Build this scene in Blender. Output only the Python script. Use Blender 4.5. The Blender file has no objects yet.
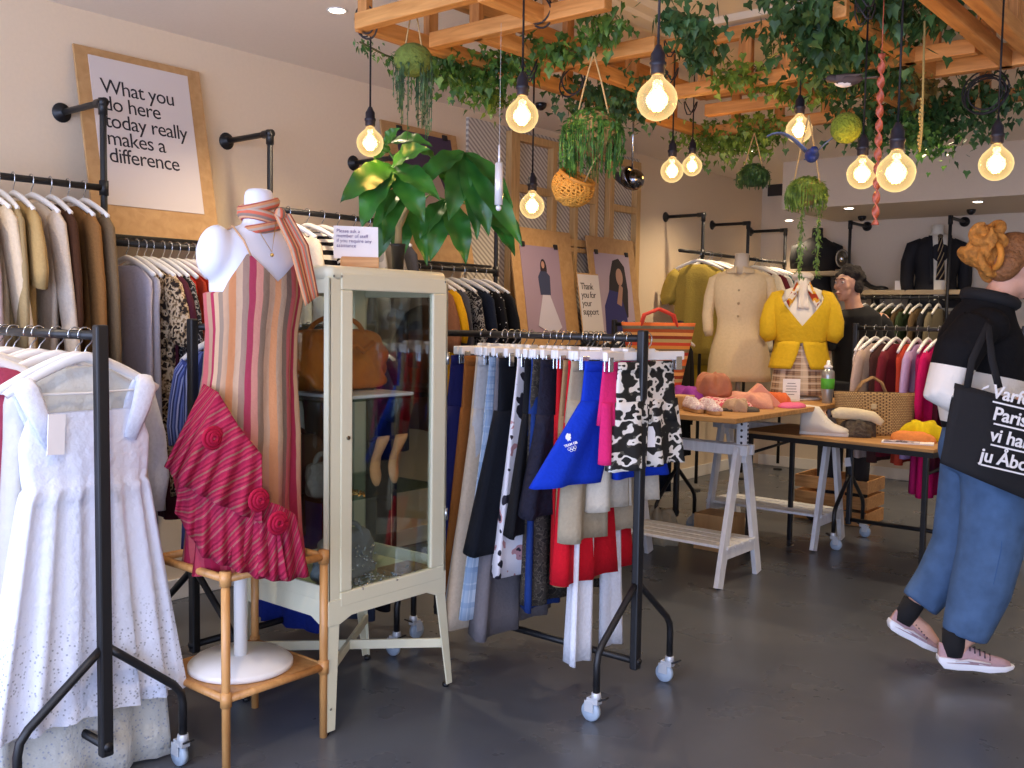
import bpy, math, random
from mathutils import Vector, Matrix, Euler
PI = math.pi
rnd = random.Random(7)
COL = bpy.context.scene.collection
V = Vector
# ------------------------------------------------------------------ camera
FPX = 980.0
CAMH = 1.38
XR = V((0.7719, 0.6356, 0.0150)); YR = V((0.0543, -0.0425, -0.9976)); ZR = V((-0.6334, 0.7709, -0.0673))
CAM = V((0, 0, CAMH))
def ray(px, py):
    return XR * (px - 512) + YR * (py - 384) + ZR * FPX
def at(px, py, x=None, y=None, z=None, d=None):
    r = ray(px, py)
    if x is not None: t = x / r.x
    elif y is not None: t = y / r.y
    elif z is not None: t = (z - CAMH) / r.z
    else: t = d / FPX
    return CAM + r * t
cam = bpy.data.cameras.new('camera')
cam.sensor_width = 36; cam.lens = FPX / 1024 * 36; cam.clip_start = .05; cam.clip_end = 60
camo = bpy.data.objects.new('camera', cam); COL.objects.link(camo)
r_ = XR.normalized(); b_ = (-ZR).normalized(); u_ = b_.cross(r_).normalized()
camo.matrix_world = Matrix.Translation(CAM) @ Matrix((r_, u_, b_)).transposed().to_4x4()
bpy.context.scene.camera = camo

# ------------------------------------------------------------------ materials
def lin(c):
    if isinstance(c, str):
        c = c.lstrip('#'); c = [int(c[i:i+2], 16) / 255 for i in (0, 2, 4)]
    return tuple((x / 12.92 if x <= .04045 else ((x + .055) / 1.055) ** 2.4) for x in c[:3]) + (1,)
_mc = {}
def nt(name):
    m = bpy.data.materials.new(name); m.use_nodes = True
    t = m.node_tree; t.nodes.clear()
    o = t.nodes.new('ShaderNodeOutputMaterial')
    return m, t, o
def N(t, kind, **kw):
    n = t.nodes.new('ShaderNode' + kind)
    for k, v in kw.items():
        if hasattr(n, k): setattr(n, k, v)
        else: n.inputs[k.replace('_', ' ')].default_value = v
    return n
def ramp(t, stops, interp='LINEAR'):
    n = t.nodes.new('ShaderNodeValToRGB'); cr = n.color_ramp; cr.interpolation = interp
    while len(cr.elements) < len(stops): cr.elements.new(.5)
    for e, (p, c) in zip(cr.elements, stops):
        e.position = p; e.color = lin(c)
    return n
def plain(color, rough=.6, metal=0, bump=0, bscale=200, spec=None, var=0, coat=0, name=None, stretch=None):
    key = ('plain', str(color), rough, metal, bump, bscale, spec, var, coat, stretch)
    if key in _mc: return _mc[key]
    m, t, o = nt(name or 'paint'); L = t.links.new
    b = N(t, 'BsdfPrincipled'); b.inputs['Base Color'].default_value = lin(color)
    b.inputs['Roughness'].default_value = rough; b.inputs['Metallic'].default_value = metal
    if spec is not None: b.inputs['Specular IOR Level'].default_value = spec
    if coat: b.inputs['Coat Weight'].default_value = coat
    L(b.outputs[0], o.inputs[0])
    if bump or var:
        tc = N(t, 'TexCoord'); nz = N(t, 'TexNoise'); nz.inputs['Scale'].default_value = bscale; nz.inputs['Detail'].default_value = 4
        src = tc.outputs['Object']
        if stretch:
            mp = N(t, 'Mapping'); mp.inputs['Scale'].default_value = stretch; L(src, mp.inputs[0]); src = mp.outputs[0]
        L(src, nz.inputs['Vector'])
        if bump:
            bp = N(t, 'Bump'); bp.inputs['Strength'].default_value = bump; bp.inputs['Distance'].default_value = .01
            L(nz.outputs[0], bp.inputs['Height']); L(bp.outputs[0], b.inputs['Normal'])
        if var:
            c = lin(color); r = ramp(t, [(.3, color), (.7, color)])
            r.color_ramp.elements[0].color = tuple(x * (1 - var) for x in c[:3]) + (1,)
            r.color_ramp.elements[1].color = tuple(min(1, x * (1 + var)) for x in c[:3]) + (1,)
            L(nz.outputs[0], r.inputs[0]); L(r.outputs[0], b.inputs['Base Color'])
    _mc[key] = m; return m
def cloth(color, rough=.9, bump=.25, scale=90):
    return plain(color, rough, 0, bump, scale, spec=.2, var=.06, name='woven_cloth')
def wood(a, b, scale=6, axis=(1, 12, 12), rough=.55):
    key = ('wood', a, b, scale, axis)
    if key in _mc: return _mc[key]
    m, t, o = nt('wood_grain'); L = t.links.new
    p = N(t, 'BsdfPrincipled'); p.inputs['Roughness'].default_value = rough; L(p.outputs[0], o.inputs[0])
    tc = N(t, 'TexCoord'); mp = N(t, 'Mapping'); mp.inputs['Scale'].default_value = axis
    nz = N(t, 'TexNoise'); nz.inputs['Scale'].default_value = scale; nz.inputs['Detail'].default_value = 6; nz.inputs['Distortion'].default_value = .6
    L(tc.outputs['Object'], mp.inputs[0]); L(mp.outputs[0], nz.inputs['Vector'])
    r = ramp(t, [(.3, a), (.7, b)]); L(nz.outputs[0], r.inputs[0]); L(r.outputs[0], p.inputs['Base Color'])
    bp = N(t, 'Bump'); bp.inputs['Strength'].default_value = .15; bp.inputs['Distance'].default_value = .005
    L(nz.outputs[0], bp.inputs['Height']); L(bp.outputs[0], p.inputs['Normal'])
    _mc[key] = m; return m
def uvstripes(stops, repeat=1, axis=0, fade=None, rough=.9, skew=0, wobble=0):
    """constant colour stripes along u (0) or v (1); fade=(colour list, v0, v1) blends to a second set"""
    m, t, o = nt('striped_cloth'); L = t.links.new
    p = N(t, 'BsdfPrincipled'); p.inputs['Roughness'].default_value = rough; p.inputs['Specular IOR Level'].default_value = .2
    L(p.outputs[0], o.inputs[0])
    uv = N(t, 'UVMap'); sp = N(t, 'SeparateXYZ'); L(uv.outputs[0], sp.inputs[0])
    src = sp.outputs[axis]
    if skew:
        a = N(t, 'Math', operation='MULTIPLY_ADD'); L(sp.outputs[1 - axis], a.inputs[0]); a.inputs[1].default_value = skew; L(src, a.inputs[2]); src = a.outputs[0]
    if wobble:
        nz = N(t, 'TexNoise'); nz.inputs['Scale'].default_value = 5; L(uv.outputs[0], nz.inputs['Vector'])
        a = N(t, 'Math', operation='MULTIPLY_ADD'); L(nz.outputs[0], a.inputs[0]); a.inputs[1].default_value = wobble; L(src, a.inputs[2]); src = a.outputs[0]
    mu = N(t, 'Math', operation='MULTIPLY'); L(src, mu.inputs[0]); mu.inputs[1].default_value = repeat
    fr = N(t, 'Math', operation='FRACT'); L(mu.outputs[0], fr.inputs[0])
    n = len(stops)
    def mk(cols):
        r = ramp(t, [(i / len(cols), c) for i, c in enumerate(cols)], 'CONSTANT'); L(fr.outputs[0], r.inputs[0]); return r
    r = mk(stops); out = r.outputs[0]
    if fade:
        r2 = mk(fade[0]); mx = N(t, 'Mix', data_type='RGBA')
        mr = N(t, 'MapRange'); mr.inputs[1].default_value = fade[1]; mr.inputs[2].default_value = fade[2]
        L(sp.outputs[1 - axis], mr.inputs[0]); L(mr.outputs[0], mx.inputs[0]); L(out, mx.inputs[6]); L(r2.outputs[0], mx.inputs[7]); out = mx.outputs[2]
    L(out, p.inputs['Base Color'])
    tc = N(t, 'TexCoord'); nz = N(t, 'TexNoise'); nz.inputs['Scale'].default_value = 60; L(tc.outputs['Object'], nz.inputs['Vector'])
    bp = N(t, 'Bump'); bp.inputs['Strength'].default_value = .3; bp.inputs['Distance'].default_value = .01; L(nz.outputs[0], bp.inputs['Height']); L(bp.outputs[0], p.inputs['Normal'])
    return m
def blotch(stops, scale=30, kind='noise', rough=.85, interp='CONSTANT', detail=1.5, stretch=None):
    m, t, o = nt('patterned_cloth'); L = t.links.new
    p = N(t, 'BsdfPrincipled'); p.inputs['Roughness'].default_value = rough; p.inputs['Specular IOR Level'].default_value = .2
    L(p.outputs[0], o.inputs[0]); tc = N(t, 'TexCoord'); src = tc.outputs['Object']
    if stretch:
        mp = N(t, 'Mapping'); mp.inputs['Scale'].default_value = stretch; L(src, mp.inputs[0]); src = mp.outputs[0]
    if kind == 'noise':
        x = N(t, 'TexNoise'); x.inputs['Detail'].default_value = detail
    else: x = N(t, 'TexVoronoi')
    x.inputs['Scale'].default_value = scale; L(src, x.inputs['Vector'])
    r = ramp(t, stops, interp); L(x.outputs[0], r.inputs[0]); L(r.outputs[0], p.inputs['Base Color'])
    return m
def check(base, a, b, scale=40):
    """plaid: two crossed stripe sets in object space"""
    m, t, o = nt('checked_cloth'); L = t.links.new
    p = N(t, 'BsdfPrincipled'); p.inputs['Roughness'].default_value = .9; L(p.outputs[0], o.inputs[0])
    uv = N(t, 'UVMap'); sp = N(t, 'SeparateXYZ'); L(uv.outputs[0], sp.inputs[0])
    cur = None
    for ax, sc, col in ((0, scale, a), (1, scale, a), (0, scale / 3, b), (1, scale / 3, b)):
        mu = N(t, 'Math', operation='MULTIPLY'); L(sp.outputs[ax], mu.inputs[0]); mu.inputs[1].default_value = sc
        fr = N(t, 'Math', operation='FRACT'); L(mu.outputs[0], fr.inputs[0])
        gt = N(t, 'Math', operation='LESS_THAN'); L(fr.outputs[0], gt.inputs[0]); gt.inputs[1].default_value = .3
        ml = N(t, 'Math', operation='MULTIPLY'); L(gt.outputs[0], ml.inputs[0]); ml.inputs[1].default_value = .55
        mx = N(t, 'Mix', data_type='RGBA'); L(ml.outputs[0], mx.inputs[0]); mx.inputs[7].default_value = lin(col)
        if cur is None: mx.inputs[6].default_value = lin(base)
        else: L(cur, mx.inputs[6])
        cur = mx.outputs[2]
    L(cur, p.inputs['Base Color']); return m
def eyelet(color):
    """white cotton with small round eyelet holes worked as relief"""
    m, t, o = nt('eyelet_cotton'); L = t.links.new
    p = N(t, 'BsdfPrincipled'); p.inputs['Roughness'].default_value = .85; L(p.outputs[0], o.inputs[0])
    p.inputs['Specular IOR Level'].default_value = .2
    tc = N(t, 'TexCoord'); vo = N(t, 'TexVoronoi'); vo.inputs['Scale'].default_value = 85; L(tc.outputs['Object'], vo.inputs['Vector'])
    uv = N(t, 'UVMap'); sp = N(t, 'SeparateXYZ'); L(uv.outputs[0], sp.inputs[0])
    r = ramp(t, [(0, '#a9afbd'), (.2, '#a9afbd'), (.3, color)]); L(vo.outputs[0], r.inputs[0])
    mr = N(t, 'MapRange'); mr.inputs[1].default_value = .62; mr.inputs[2].default_value = .75; L(sp.outputs[1], mr.inputs[0])
    mx = N(t, 'Mix', data_type='RGBA'); L(mr.outputs[0], mx.inputs[0]); mx.inputs[6].default_value = lin(color); L(r.outputs[0], mx.inputs[7])
    L(mx.outputs[2], p.inputs['Base Color'])
    bp = N(t, 'Bump'); bp.inputs['Strength'].default_value = .5; bp.inputs['Distance'].default_value = .01
    nz = N(t, 'TexNoise'); nz.inputs['Scale'].default_value = 40; L(tc.outputs['Object'], nz.inputs['Vector'])
    L(nz.outputs[0], bp.inputs['Height']); L(bp.outputs[0], p.inputs['Normal'])
    return m
def glassmat(tint='#ffffff', rough=.02, mix=.12):
    m, t, o = nt('clear_glass'); L = t.links.new
    tr = N(t, 'BsdfTransparent'); tr.inputs[0].default_value = lin(tint); gl = N(t, 'BsdfGlossy'); gl.inputs['Roughness'].default_value = rough
    fr = N(t, 'Fresnel'); fr.inputs[0].default_value = 1.45
    mx = N(t, 'MixShader'); ad = N(t, 'Math', operation='MULTIPLY'); L(fr.outputs[0], ad.inputs[0]); ad.inputs[1].default_value = mix * 1.8
    L(ad.outputs[0], mx.inputs[0]); L(tr.outputs[0], mx.inputs[1]); L(gl.outputs[0], mx.inputs[2]); L(mx.outputs[0], o.inputs[0]); return m
def emis(color, s):
    key = ('em', color, s)
    if key in _mc: return _mc[key]
    m, t, o = nt('glow'); e = N(t, 'Emission'); e.inputs[0].default_value = lin(color); e.inputs[1].default_value = s
    t.links.new(e.outputs[0], o.inputs[0]); _mc[key] = m; return m
def foliage(a, b, c, scale=25, rough=.5, trans=.25):
    key = ('fol', a, b, c, scale)
    if key in _mc: return _mc[key]
    m, t, o = nt('leaf'); L = t.links.new
    p = N(t, 'BsdfPrincipled'); p.inputs['Roughness'].default_value = rough
    tc = N(t, 'TexCoord'); nz = N(t, 'TexNoise'); nz.inputs['Scale'].default_value = scale; nz.inputs['Detail'].default_value = 2
    L(tc.outputs['Object'], nz.inputs['Vector']); r = ramp(t, [(.3, a), (.5, b), (.68, c)]); L(nz.outputs[0], r.inputs[0]); L(r.outputs[0], p.inputs['Base Color'])
    tl = N(t, 'BsdfTranslucent'); L(r.outputs[0], tl.inputs[0]); mx = N(t, 'MixShader'); mx.inputs[0].default_value = trans
    L(p.outputs[0], mx.inputs[1]); L(tl.outputs[0], mx.inputs[2]); L(mx.outputs[0], o.inputs[0]); _mc[key] = m; return m

# ------------------------------------------------------------------ mesh builder
def frames(pts):
    T = []
    for i in range(len(pts)):
        a = pts[max(0, i-1)]; b = pts[min(len(pts)-1, i+1)]
        d = (b - a); T.append(d.normalized() if d.length > 1e-9 else V((0, 0, 1)))
    n = T[0].orthogonal().normalized(); out = []
    for i, t in enumerate(T):
        n = (n - t * n.dot(t));
        n = n.normalized() if n.length > 1e-6 else t.orthogonal().normalized()
        out.append((n, t.cross(n)))
    return out
class MB:
    def __init__(s): s.v = []; s.f = []; s.uv = {}; s.flat = set()
    def add(s, vs, fs, uv=None, flat=False):
        b = len(s.v); s.v += [V(x) for x in vs]
        for i, f in enumerate(fs):
            if flat: s.flat.add(len(s.f))
            if uv: s.uv[len(s.f)] = uv[i]
            s.f.append(tuple(k + b for k in f))
        return s
    def box(s, c, d, R=None, taper=1):
        c = V(c); x, y, z = [k / 2 for k in d]
        P = []
        for sz in (-1, 1):
            k = taper if sz > 0 else 1
            for sx, sy in ((-1, -1), (1, -1), (1, 1), (-1, 1)):
                p = V((sx * x * k, sy * y * k, sz * z));
                if R: p = R @ p
                P.append(c + p)
        return s.add(P, [(3, 2, 1, 0), (4, 5, 6, 7), (0, 1, 5, 4), (1, 2, 6, 5), (2, 3, 7, 6), (3, 0, 4, 7)], flat=True)
    def bar(s, a, b, w, h, up=(0, 0, 1)):
        a = V(a); b = V(b); t = (b - a); L = t.length; t = t.normalized(); u = V(up)
        sx = t.cross(u); sx = sx.normalized() if sx.length > 1e-6 else t.orthogonal().normalized(); u = sx.cross(t)
        R = Matrix((sx, t, u)).transposed()
        return s.box((a + b) / 2, (w, L, h), R)
    def tube(s, pts, r, n=10, caps=True, sq=1.0, updir=None):
        pts = [V(p) for p in pts]; fr = frames(pts); rings = []
        rr = r if isinstance(r, (list, tuple)) else [r] * len(pts)
        for p, (a, b), q in zip(pts, fr, rr):
            if updir is not None:
                t = a.cross(b); b = V(updir); a = b.cross(t)
                a = a.normalized() if a.length > 1e-6 else t.orthogonal().normalized(); b = t.cross(a)
            rings.append([p + (a * math.cos(2*PI*k/n) + b * sq * math.sin(2*PI*k/n)) * q for k in range(n)])
        return s.loft(rings, caps)
    def loft(s, rings, caps=True, closed=True, uvs=(1, 1)):
        n = len(rings[0]); m = len(rings); vs = [p for r in rings for p in r]; fs = []; uv = []
        kk = n if closed else n - 1; W = n if closed else n - 1
        for j in range(m - 1):
            for i in range(kk):
                i2 = (i + 1) % n
                fs.append((j*n+i, j*n+i2, (j+1)*n+i2, (j+1)*n+i))
                u0, u1 = i / W * uvs[0], (i + 1) / W * uvs[0]; v0, v1 = j / (m-1) * uvs[1], (j+1) / (m-1) * uvs[1]
                uv.append(((u0, v0), (u1, v0), (u1, v1), (u0, v1)))
        if caps and closed:
            fs.append(tuple(range(n))[::-1]); uv.append([(0, 0)] * n)
            fs.append(tuple((m-1)*n + i for i in range(n))); uv.append([(0, 1)] * n)
        return s.add(vs, fs, uv)
    def lathe(s, prof, c=(0, 0, 0), n=20, R=None, caps=True):
        c = V(c); rings = []
        for r, z in prof:
            ring = []
            for k in range(n):
                p = V((r * math.cos(2*PI*k/n), r * math.sin(2*PI*k/n), z))
                if R: p = R @ p
                ring.append(c + p)
            rings.append(ring)
        return s.loft(rings, caps)
    def ell(s, c, r, R=None, nu=14, nv=9):
        if not hasattr(r, '__len__'): r = (r, r, r)
        c = V(c); rings = []
        for j in range(nv + 1):
            a = -PI/2 + PI * min(max(j / nv, .015), .985)
            ring = []
            for k in range(nu):
                p = V((r[0]*math.cos(a)*math.cos(2*PI*k/nu), r[1]*math.cos(a)*math.sin(2*PI*k/nu), r[2]*math.sin(a)))
                if R: p = R @ p
                ring.append(c + p)
            rings.append(ring)
        return s.loft(rings)
    def prism(s, outline, o, ax, ay, th):
        """outline in 2D; o origin, ax, ay axes; th extrusion vector"""
        ax = V(ax); ay = V(ay); o = V(o); th = V(th); n = len(outline)
        A = [o + ax*x + ay*y for x, y in outline]; B = [p + th for p in A]
        fs = [tuple(range(n))[::-1], tuple(range(n, 2*n))] + [(i, (i+1) % n, n+(i+1) % n, n+i) for i in range(n)]
        return s.add(A + B, fs, flat=True)
    def grid(s, fn, nu, nv):
        vs = [fn(i / nu, j / nv) for j in range(nv+1) for i in range(nu+1)]; fs = []; uv = []
        for j in range(nv):
            for i in range(nu):
                a = j*(nu+1)+i; fs.append((a, a+1, a+nu+2, a+nu+1))
                uv.append(((i/nu, j/nv), ((i+1)/nu, j/nv), ((i+1)/nu, (j+1)/nv), (i/nu, (j+1)/nv)))
        return s.add(vs, fs, uv)
    def build(s, name, mat, parent=None, smooth=True, bevel=0, solid=0, sub=0, loc=None, origin=None):
        me = bpy.data.meshes.new(name)
        vs = s.v
        if origin is not None: vs = [p - V(origin) for p in vs]
        me.from_pydata([tuple(p) for p in vs], [], s.f)
        if s.uv:
            ul = me.uv_layers.new(name='UVMap')
            for p in me.polygons:
                c = s.uv.get(p.index)
                if c:
                    for li, q in zip(p.loop_indices, c): ul.data[li].uv = q
        if smooth:
            for p in me.polygons: p.use_smooth = p.index not in s.flat
        me.materials.append(mat)
        o = bpy.data.objects.new(name, me); COL.objects.link(o)
        if parent: o.parent = parent
        if origin is not None: o.location = origin
        if loc is not None: o.location = loc
        if sub: o.modifiers.new('sub', 'SUBSURF').levels = sub; o.modifiers['sub'].render_levels = sub
        if solid: q = o.modifiers.new('sol', 'SOLIDIFY'); q.thickness = solid; q.offset = 0
        if bevel:
            q = o.modifiers.new('bev', 'BEVEL'); q.width = bevel; q.segments = 2; q.limit_method = 'ANGLE'; q.angle_limit = .7
        return o
def tag(o, label=None, cat=None, group=None, kind=None):
    if label: o['label'] = label
    if cat: o['category'] = cat
    if group: o['group'] = group
    if kind: o['kind'] = kind
    return o
def thing(name, label, cat, loc=(0, 0, 0), rz=0, group=None):
    o = bpy.data.objects.new(name, None); COL.objects.link(o); o.empty_display_size = .1
    o.location = loc; o.rotation_euler = (0, 0, rz); return tag(o, label, cat, group)
def copy_tree(o, parent=None):
    c = o.copy(); COL.objects.link(c); c.parent = parent
    for ch in list(o.children): copy_tree(ch, c)
    return c
def struct(o): o['kind'] = 'structure'; return o
def textmesh(name, body, size, mat, parent, M, depth=.0006, spacing=1.0, bold=0, align='LEFT', line=1.0):
    cu = bpy.data.curves.new(name, 'FONT'); cu.body = body; cu.size = size; cu.extrude = depth; cu.space_character = spacing
    cu.offset = bold; cu.align_x = align; cu.space_line = line; cu.resolution_u = 3
    to = bpy.data.objects.new(name + '_src', cu); COL.objects.link(to)
    dg = bpy.context.evaluated_depsgraph_get(); me = bpy.data.meshes.new_from_object(to.evaluated_get(dg))
    bpy.data.objects.remove(to); bpy.data.curves.remove(cu)
    me.transform(M); me.materials.clear(); me.materials.append(mat)
    o = bpy.data.objects.new(name, me); COL.objects.link(o)
    if parent: o.parent = parent
    return o
def basis(o, x, y):
    x = V(x).normalized(); y = V(y); z = x.cross(y).normalized(); y = z.cross(x)
    return Matrix.Translation(V(o)) @ Matrix((x, y, z)).transposed().to_4x4()

BLACK = plain('#17181b', .45, .0, name='black_powder_coat')
CHROME = plain('#c8ccd2', .25, 1, name='chrome')
WHITEP = plain('#eceae6', .35, name='white_plastic')
CREAM = plain('#dddabd', .38, name='cream_enamel', bump=.02, bscale=40)
PINE = wood('#b9824a', '#d8a468')
PINE2 = wood('#a8713c', '#cc9558', axis=(12, 1, 12))
PINE3 = wood('#a8713c', '#cc9558', axis=(12, 12, 1))
KRAFT = wood('#b48a58', '#c59c69', scale=3, axis=(8, 8, 1))
WHITEWOOD = wood('#d9dade', '#eceef0', scale=5, axis=(8, 8, 1))
PAPER = plain('#f1edec', .8, name='white_paper')
INK = plain('#26242a', .8, name='black_ink')

# ------------------------------------------------------------------ the room
WX = -4.2; CH = 2.68; BY = 8.85; RX = 3.2; FY = -1.8
def wallmat(c, b=.05):
    return plain(c, .9, 0, b, 60, var=.015, name='matt_wall_paint')
WALL = wallmat('#e9d5b8'); CEIL = wallmat('#f3e6d4'); WALLB = wallmat('#dccdb8')
m, t, o = nt('polished_grey_floor'); L = t.links.new
p = N(t, 'BsdfPrincipled'); L(p.outputs[0], o.inputs[0]); tc = N(t, 'TexCoord')
n1 = N(t, 'TexNoise'); n1.inputs['Scale'].default_value = .9; n1.inputs['Detail'].default_value = 8; n1.inputs['Roughness'].default_value = .6; L(tc.outputs['Object'], n1.inputs['Vector'])
r = ramp(t, [(.3, '#464b54'), (.5, '#51565e'), (.72, '#5c6067')]); L(n1.outputs[0], r.inputs[0])
n3 = N(t, 'TexVoronoi'); n3.inputs['Scale'].default_value = 5.5; L(tc.outputs['Object'], n3.inputs['Vector'])
r3 = ramp(t, [(0, '#ffffff'), (.035, '#ffffff'), (.05, '#000000')]); L(n3.outputs[0], r3.inputs[0])
n4 = N(t, 'Math', operation='MULTIPLY'); n4.inputs[1].default_value = .06; L(r3.outputs[0], n4.inputs[0])
mx = N(t, 'Mix', data_type='RGBA'); L(n4.outputs[0], mx.inputs[0]); L(r.outputs[0], mx.inputs[6]); mx.inputs[7].default_value = lin('#9a9a9a')
L(mx.outputs[2], p.inputs['Base Color'])
n2 = N(t, 'TexNoise'); n2.inputs['Scale'].default_value = 3; n2.inputs['Detail'].default_value = 5; L(tc.outputs['Object'], n2.inputs['Vector'])
r2 = N(t, 'MapRange'); r2.inputs[3].default_value = .2; r2.inputs[4].default_value = .38; L(n2.outputs[0], r2.inputs[0]); L(r2.outputs[0], p.inputs['Roughness'])
FLOOR = m
def slab(name, a, b, mat):
    a = V(a); b = V(b)
    return struct(MB().box((a + b) / 2, b - a).build(name, mat, smooth=False))
slab('floor', (WX - .1, FY - 1.5, -.1), (RX + .1, BY + .1, 0), FLOOR)
slab('wall_left', (WX - .12, FY, 0), (WX, BY, CH), WALL)
slab('wall_back', (WX - .12, BY, 0), (RX + .1, BY + .12, CH), WALLB)
slab('wall_right', (RX, FY, 0), (RX + .12, BY, CH), WALL)
slab('ceiling', (WX - .12, FY - .1, CH), (RX + .12, BY + .12, CH + .1), CEIL)
slab('trim_1', (-3.455, 7.65, 2.298), (RX, BY, CH), WALLB)      # dropped box over the back shelves
struct(MB().box((WX + .008, 3.4, .05), (.016, 10.4, .1)).build('baseboard_left', WHITEP, smooth=False, bevel=.004))
struct(MB().box((-.5, BY - .008, .05), (7.3, .016, .1)).build('baseboard_back', WHITEP, smooth=False, bevel=.004))
# shop front behind the camera
f = MB()
slab('wall_front', (WX - .12, FY - .12, 2.5), (RX + .12, FY, CH), WALL)
slab('wall_front_sill', (WX - .12, FY - .12, 0), (RX + .12, FY, .25), WALL)
for k in range(5):
    x = WX + k * (RX - WX) / 4
    f.box((x, FY - .06, 1.37), (.07, .07, 2.25))
f.box(((WX + RX) / 2, FY - .06, .28), (RX - WX, .08, .06)); f.box(((WX + RX) / 2, FY - .06, 2.47), (RX - WX, .08, .06))
wn = struct(f.build('window_1', plain('#2c2e31', .5), smooth=False, bevel=.004))
# ceiling panel with moulded edge (over the timber grid)
mc = at(672, 53, z=2.60)
def ring(o, z0, z1):
    x0, y1 = mc.x - o, mc.y + o; x1, y0 = 1.3 + o, 1.6 - o
    return [V((x0, y0, z1)), V((x1, y0, z1)), V((x1, y1, z1)), V((x0, y1, z1))]
mo = MB(); rr = [ring(0, 0, 2.679), ring(0, 0, 2.655), ring(-.02, 0, 2.645), ring(-.035, 0, 2.625), ring(-.08, 0, 2.612), ring(-.1, 0, 2.60), ring(-.17, 0, 2.60), ring(-.185, 0, 2.612), ring(-.24, 0, 2.612), ring(-.26, 0, 2.635)]
mo.loft(rr, caps=False); mo.f.append(tuple(len(mo.v) - 4 + i for i in range(4)))
struct(mo.build('trim_2', plain('#e6dcc6', .6), smooth=False))

# ------------------------------------------------------------------ light
sc = bpy.context.scene
w = bpy.data.worlds.new('day'); sc.world = w; w.use_nodes = True
bg = w.node_tree.nodes['Background']; bg.inputs[0].default_value = lin('#d6e4ff'); bg.inputs[1].default_value = 1.6
def area(name, loc, rot, sx, sy, e, col):
    l = bpy.data.lights.new(name, 'AREA'); l.shape = 'RECTANGLE'; l.size = sx; l.size_y = sy; l.energy = e; l.color = lin(col)[:3]
    o = bpy.data.objects.new(name, l); COL.objects.link(o); o.location = loc; o.rotation_euler = rot; return o
area('window_daylight', ((WX + RX) / 2, FY - .25, 1.4), (PI/2, 0, 0), 7.2, 2.2, 230, '#bfd0ff')
sc.view_settings.view_transform = 'Standard'; sc.view_settings.look = 'None'; sc.view_settings.gamma = 1
sc.view_settings.use_curve_mapping = False; sc.view_settings.exposure = 0.47
# ------------------------------------------------------------------ hangers
def hook_mesh(top=-.062):
    pts = []
    for k in range(9):
        a = PI * (1.15 - 1.15 * k / 8 * 1.0) - .15
        pts.append(V((0, 0, 0)) + V((0, math.cos(a) * .021, math.sin(a) * .021)))
    pts = [V((0, -math.cos(PI*(-.12 + 1.12*k/8)) * -.021 * -1, math.sin(PI*(-.12 + 1.12*k/8)) * .021)) for k in range(9)]
    pts += [V((0, .018, -.02)), V((0, .004, -.035)), V((0, 0, -.045)), V((0, 0, top))]
    return MB().tube([(p.y, 0, p.z) for p in pts], .0022, 6)
def arm_hanger(name, label, w, mat, group, h=.022, t=.014, bar=False, drop=.075):
    r = thing(name, label, 'hanger', group=group)
    pts = []; n = 14
    for k in range(n + 1):
        u = -1 + 2 * k / n
        pts.append(V((u * w / 2, 0, -.06 - drop * abs(u) ** 1.35)))
    b = MB(); b.tube(pts, [h * (.75 + .25 * abs(math.sin(PI * k / n))) * .9 for k in range(n + 1)], 8, sq=t / h, updir=(0, 1, 0))
    if bar:
        b.tube([(-w/2 * .92, 0, -.06 - drop * .9), (-w/2 * .93, 0, -.16), (0, 0, -.165), (w/2 * .93, 0, -.16), (w/2 * .92, 0, -.06 - drop * .9)], .004, 6)
    b.build('arms', mat, r); hook_mesh(-.05).build('hook', CHROME, r)
    return r
def clip_hanger(name, label, w, mat, group):
    r = thing(name, label, 'hanger', group=group)
    b = MB(); b.box((0, 0, -.062), (w, .02, .032)); b.box((0, 0, -.046), (.06, .022, .02)); b.build('crossbar', mat, r, bevel=.004)
    for s in (-1, 1):
        c = MB(); c.box((s * w * .42, .009, -.09), (.03, .006, .05)); c.box((s * w * .42, -.009, -.09), (.03, .006, .05)); c.box((s * w * .42, 0, -.072), (.02, .022, .01))
        c.build('clip', CHROME if w > .3 else mat, r, bevel=.002)
    hook_mesh(-.05).build('hook', CHROME, r)
    return r
_hp = {}
def hang(kind, group, label, loc, rz, w=.42, mat=None):
    """one hanger on a rail; the first of a group is built, the rest copy it"""
    key = (kind, group, round(w, 2))
    if key not in _hp:
        if kind == 'clip': _hp[key] = clip_hanger('clip_hanger', label, w, mat or WHITEP, group)
        elif kind == 'broad': _hp[key] = arm_hanger('clothes_hanger', label, w, mat or WHITEP, group, .016, .009, bar=True, drop=.10)
        else: _hp[key] = arm_hanger('clothes_hanger', label, w, mat or WHITEP, group, .015, .012)
        o = _hp[key]
    else: o = copy_tree(_hp[key])
    o.location = loc; o.rotation_euler = (0, 0, rz); o['label'] = label
    return o
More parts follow.
